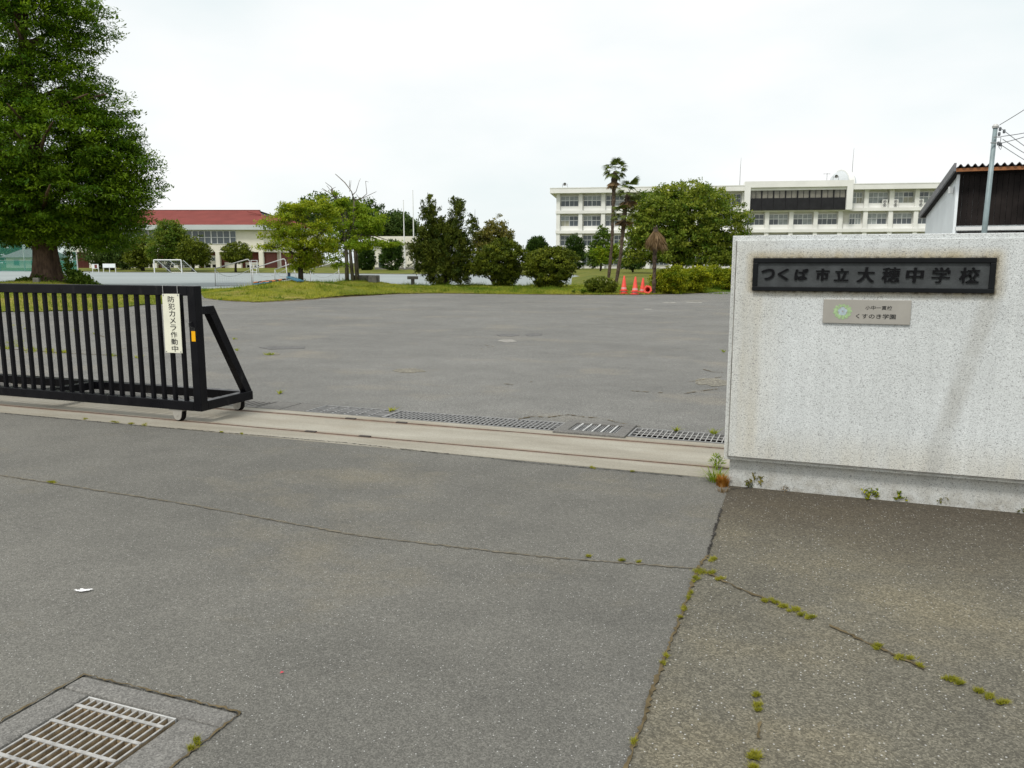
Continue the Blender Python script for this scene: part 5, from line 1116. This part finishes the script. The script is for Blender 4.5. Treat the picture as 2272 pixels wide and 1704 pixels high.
glyph('小中一貫校', .068, .026, .148, .025, -.0128, M_ink, pq, .0007, .0003); glyph('くすのき学園', .054, -.026, .222, .030, -.0128, M_ink, pq, .0009, .0003)

# ------------------------------------------------------------------ storm drain in the foreground
sdn = thing('storm_drain', 'storm drain with pale steel grate in the near left pavement', 'storm drain', G(0, 0, 0), GA)
m = MB(); ring(m, FX0, FX1, FY0, FY1, gx0 - .012, gx1 + .012, gy0 - .012, gy1 + .012, -.3, .004); m.build('surround', M_concg, sdn, bevel=.012)
m = MB(); m.box(gx0 - .012, gx1 + .012, gy0 - .012, gy1 + .012, -.34, -.05); m.build('sump', M_sump, sdn)
M_web = plain('dirty_grate_web', (.30, .235, .15), .9, 0, .4, 30, .1)
for x in np.linspace(gx0 + .004, gx1 - .004, 13): m = MB(); m.box(x - .0035, x + .0035, gy0, gy1, -.0015, .002, 0); m.box(x - .003, x + .003, gy0, gy1, -.022, -.0015, 1); m.build('bar', [M_grate, M_web], sdn)
ws = sorted([sum(gs(*p)[1] for p in ((a, b),)) for a, b in ((172, 1566), (119, 1599), (58, 1635), (0, 1675))]); dw = (ws[-1] - ws[0]) / 3
w0 = ws[-1]
for k in range(6):
    m = MB(); y = w0 - dw * k
    if y < gy0 + .02: break
    m.box(gx0, gx1, y - .0065, y + .0065, .0015, .0045, 0); m.box(gx0, gx1, y - .004, y + .004, -.018, .0015, 1); m.build('cross_bar', [M_grate, M_web], sdn)
m = MB(); m.box(gx0, gx1, gy1 - .006, gy1, -.045, .003); m.build('end_bar', M_galv, sdn); m = MB(); m.box(gx0, gx1, gy0, gy0 + .006, -.045, .003); m.build('end_bar', M_galv, sdn)
crack([(FX0 - .004, FY0), (FX0 - .004, FY1 + .004), (FX1 + .004, FY1 + .004), (FX1 + .004, FY0)], .012, M_soil, road, .006, px=False)

# ------------------------------------------------------------------ moss, weeds, litter
def tufts(label, items, z=.004, hmax=.013, n0=330, wd=.0026, mat=L_moss):
    Ps = []; T = []
    for px, py, rx, ry in items:
        K = random.uniform(.5, .9)
        c_, a, b = at(px, py, z), at(px + rx * K, py, z), at(px, py - ry * K, z); n = int(n0 * max(.5, rx / 12)); nb_ = rng.integers(3, 7); ca, cb_, cs = rng.uniform(-1, 1, nb_), rng.uniform(-.8, .8, nb_), rng.uniform(.12, .42, nb_); ii = rng.integers(0, nb_, n); gx_, gy_ = ca[ii] + rng.normal(0, 1, n) * cs[ii], cb_[ii] + rng.normal(0, 1, n) * cs[ii]; r = np.hypot(gx_, gy_); th = np.arctan2(gy_, gx_)
        P = np.array(c_)[None] + (r * np.cos(th))[:, None] * np.array(a - c_)[None] + (r * np.sin(th))[:, None] * np.array(b - c_)[None]; Ps.append(P); T.append(np.clip(.35 + .45 * r + rng.normal(0, .1), 0, 1))
    return blades('moss', label, np.concatenate(Ps), hmax * .35, hmax, wd, mat, .9, np.concatenate(T))
z5 = lambda x, y, rx, ry=None: (1300 + x * .4243, 1000 + y * .4243, rx * .4243, (ry or rx * .45) * .4243)
z6 = lambda x, y, rx, ry=None: (1600 + x * .4243, 1000 + y * .4243, rx * .4243, (ry or rx * .35) * .4243)
tufts('yellow green moss along the joint between footway and entrance asphalt', [z5(665, 570, 32, 18), z5(600, 632, 40, 14), z5(650, 636, 28, 12), z5(575, 672, 24, 18), z5(690, 668, 28, 10), z5(545, 745, 16, 18), z5(532, 772, 16, 14), z5(515, 828, 20, 18), z5(490, 876, 14, 8), z5(420, 1075, 12, 20), z5(402, 1115, 12, 18), z5(250, 1525, 6, 20)], .008)
tufts('yellow green moss in the slanting footway crack', [z6(245, 782, 32, 14), z6(285, 792, 20, 8), z6(325, 815, 26, 12), z6(370, 832, 32, 12), z6(430, 862, 26, 14), z6(470, 872, 34, 14), z6(820, 1030, 42, 18), z6(955, 1088, 40, 16), z6(1048, 1125, 20, 12), z6(1200, 1195, 46, 16), z6(1250, 1220, 26, 10), z6(1340, 1262, 36, 18), z6(1400, 1285, 32, 18), z6(1470, 1320, 46, 14)], .008)
tufts('small moss patches on the open footway', [z5(895, 1278, 26, 16), z5(898, 1330, 22, 16), z5(905, 1355, 18, 10), z5(875, 1592, 30, 16), z5(880, 1608, 36, 10), z5(880, 1655, 26, 8)], .008)
tufts('thin moss along the cross joint and the rail strip', [z5(15, 552, 18, 5), z5(190, 575, 28, 5), z5(275, 583, 16, 8), (112, 1070, 14, 3), (190, 929, 5, 2), (255, 936, 9, 2), (290, 940, 9, 2), (320, 942, 5, 4), (490, 959, 6, 2), (535, 963, 5, 2), (1313, 1038, 8, 4), (1403, 1046, 5, 2), (436, 1645, 8, 14), (424, 1658, 8, 10)], .005)
tufts('weeds along a crack in the yard behind the gate bars', [(8, 765, 20, 10), (40, 760, 18, 16), (25, 770, 24, 8), (60, 772, 20, 8), (75, 776, 20, 8), (120, 782, 22, 7), (110, 778, 16, 6), (140, 780, 20, 5), (243, 789, 14, 4), (262, 790, 8, 3), (170, 735, 10, 4), (212, 741, 8, 2), (38, 724, 10, 3), (60, 730, 8, 2), (310, 794, 8, 2), (522, 753, 5, 2), (524, 777, 5, 2), (600, 787, 14, 2), (620, 872, 8, 3), (1605, 782, 4, 6), (1585, 962, 8, 2), (1500, 956, 6, 2), (868, 912, 7, 2)], .008, .05, 60, .012, L_grass)
wp = lambda px, py: at(px, py, .0)
def grass_tuft(name, label, loc, n, hmin, hmax, spread, lean, mat, wd=.006, tb=.4):
    t = thing(name, label, 'weed', loc); a = rng.uniform(0, 6.28, n); r = rng.random(n) * spread; P = np.stack([r * np.cos(a), r * np.sin(a), np.zeros(n)], 1); h_ = rng.uniform(hmin, hmax, n); d = np.stack([np.cos(a + rng.normal(0, .5, n)), np.sin(a + rng.normal(0, .5, n)), np.zeros(n)], 1); o = np.stack([-d[:, 1], d[:, 0], d[:, 2]], 1) * wd / 2
    l = rng.uniform(.2, 1., (n, 1)) * lean; mid = P + d * l * h_[:, None] * .45 + np.array([0, 0, 1]) * h_[:, None] * .62; tip = P + d * l * h_[:, None] * 1.1 + np.array([0, 0, 1]) * h_[:, None] * (1 - .35 * l)
    v = np.stack([P - o, P + o, mid + o * .8, tip, mid - o * .8], 1).reshape(-1, 3); q = (np.arange(n)[:, None, None] * 5 + np.array([[0, 1, 2], [0, 2, 4], [4, 2, 3]])[None]).reshape(-1, 3); np_mesh('foliage', v, q, mat, t, tint=np.repeat(np.clip(rng.normal(tb, .2, n), 0, 1), 5)); return t
p = wp(1586, 1068); grass_tuft('grass_tuft', 'bright green grass tuft leaning out at the left foot of the wall', p, 130, .04, .15, .05, 1.5, L_fresh, .0035, .6)
p = wp(1590, 1042); leafy_weed('leafy_weed', 'leafy green weed behind the bright grass tuft by the wall', p, 150, .065, .034, .010, L_fresh, .15)
p = wp(1602, 1078); t = grass_tuft('dried_weed', 'dried orange grass clump against the wall corner', p, 260, .03, .095, .04, .55, L_weedo, .006, .5)
p = wp(1601, 1092); grass_tuft('dried_weed', 'pale dry grass wisp in the crack below the wall corner', p, 40, .02, .06, .04, 1., L_dead, .004, .6)
def sprig(label, px, py, nb, h_, mat, ls):
    p = wp(px, py); t = thing('wall_weed', label, 'weed', p, 0, 'weeds at the foot of the sign wall'); m = MB(); P = []
    for k in range(nb):
        a = R(random.uniform(20, 160)); l = h_ * random.uniform(.6, 1.1); e_ = Vector((math.cos(a) * l * .8, -.01 - random.random() * .03, math.sin(a) * l)); m.tube([(0, 0, -.01), e_ * .5, e_], [.0022, .0018, .001], 4)
        for j in range(9): P.append(e_ * random.uniform(.75, 1.08) + Vector((random.gauss(0, .008), random.gauss(0, .006), random.gauss(0, .008))))
    m.build('stem', L_brown, t); P = np.array(P); n = len(P); A = unit(n); B = np.cross(A, unit(n)); B /= np.linalg.norm(B, axis=1, keepdims=True); leaves(P, A * ls / 2, B * ls * .3, rng.random(n), 'foliage', mat, t)
sprig('spreading reddish green weed nearest the wall corner', 1675, 1083, 8, .10, L_brown, .022); sprig('bushy small weed at the wall foot below the plaque', 1928, 1107, 9, .07, L_hedge, .022); sprig('small weed right of the bushy one at the wall foot', 1995, 1113, 8, .065, L_hedge, .02)
sprig('thin weed at the wall foot, third from the corner', 2089, 1120, 7, .06, L_brown, .02); sprig('tiny weed at the wall foot near the picture edge', 2266, 1138, 5, .05, L_brown, .018); sprig('tiny withered weed between the first two wall weeds', 1742, 1089, 4, .035, L_dead, .012)
m = MB(); c_ = at(183, 1310, .006)
for dx, dy, r in ((0, 0, .016), (.02, .004, .012), (-.02, -.003, .01), (.035, .01, .007), (-.01, .014, .007), (-.034, .004, .006)): m.add([(dx + r * 1.3 * math.cos(a) * random.uniform(.7, 1.2), dy + r * .8 * math.sin(a) * random.uniform(.7, 1.2), .002 * random.random() + .001) for a in np.arange(9) * .698], [tuple(range(9))])
q = m.build('paper_scrap', plain('white_scrap', (.8, .8, .8), .8)); q.location = c_; tag(q, 'torn white paper scrap on the near left asphalt', 'scrap')
m = MB(); m.add([(-.006, -.004, .001), (.005, -.005, .004), (.008, .003, .002), (-.002, .006, .005)], [(0, 1, 2, 3)]); q = m.build('red_petal', plain('red_petal_skin', (.5, .05, .07), .6)); q.location = at(625, 1493, .004); tag(q, 'tiny red petal lying on the near asphalt', 'petal')
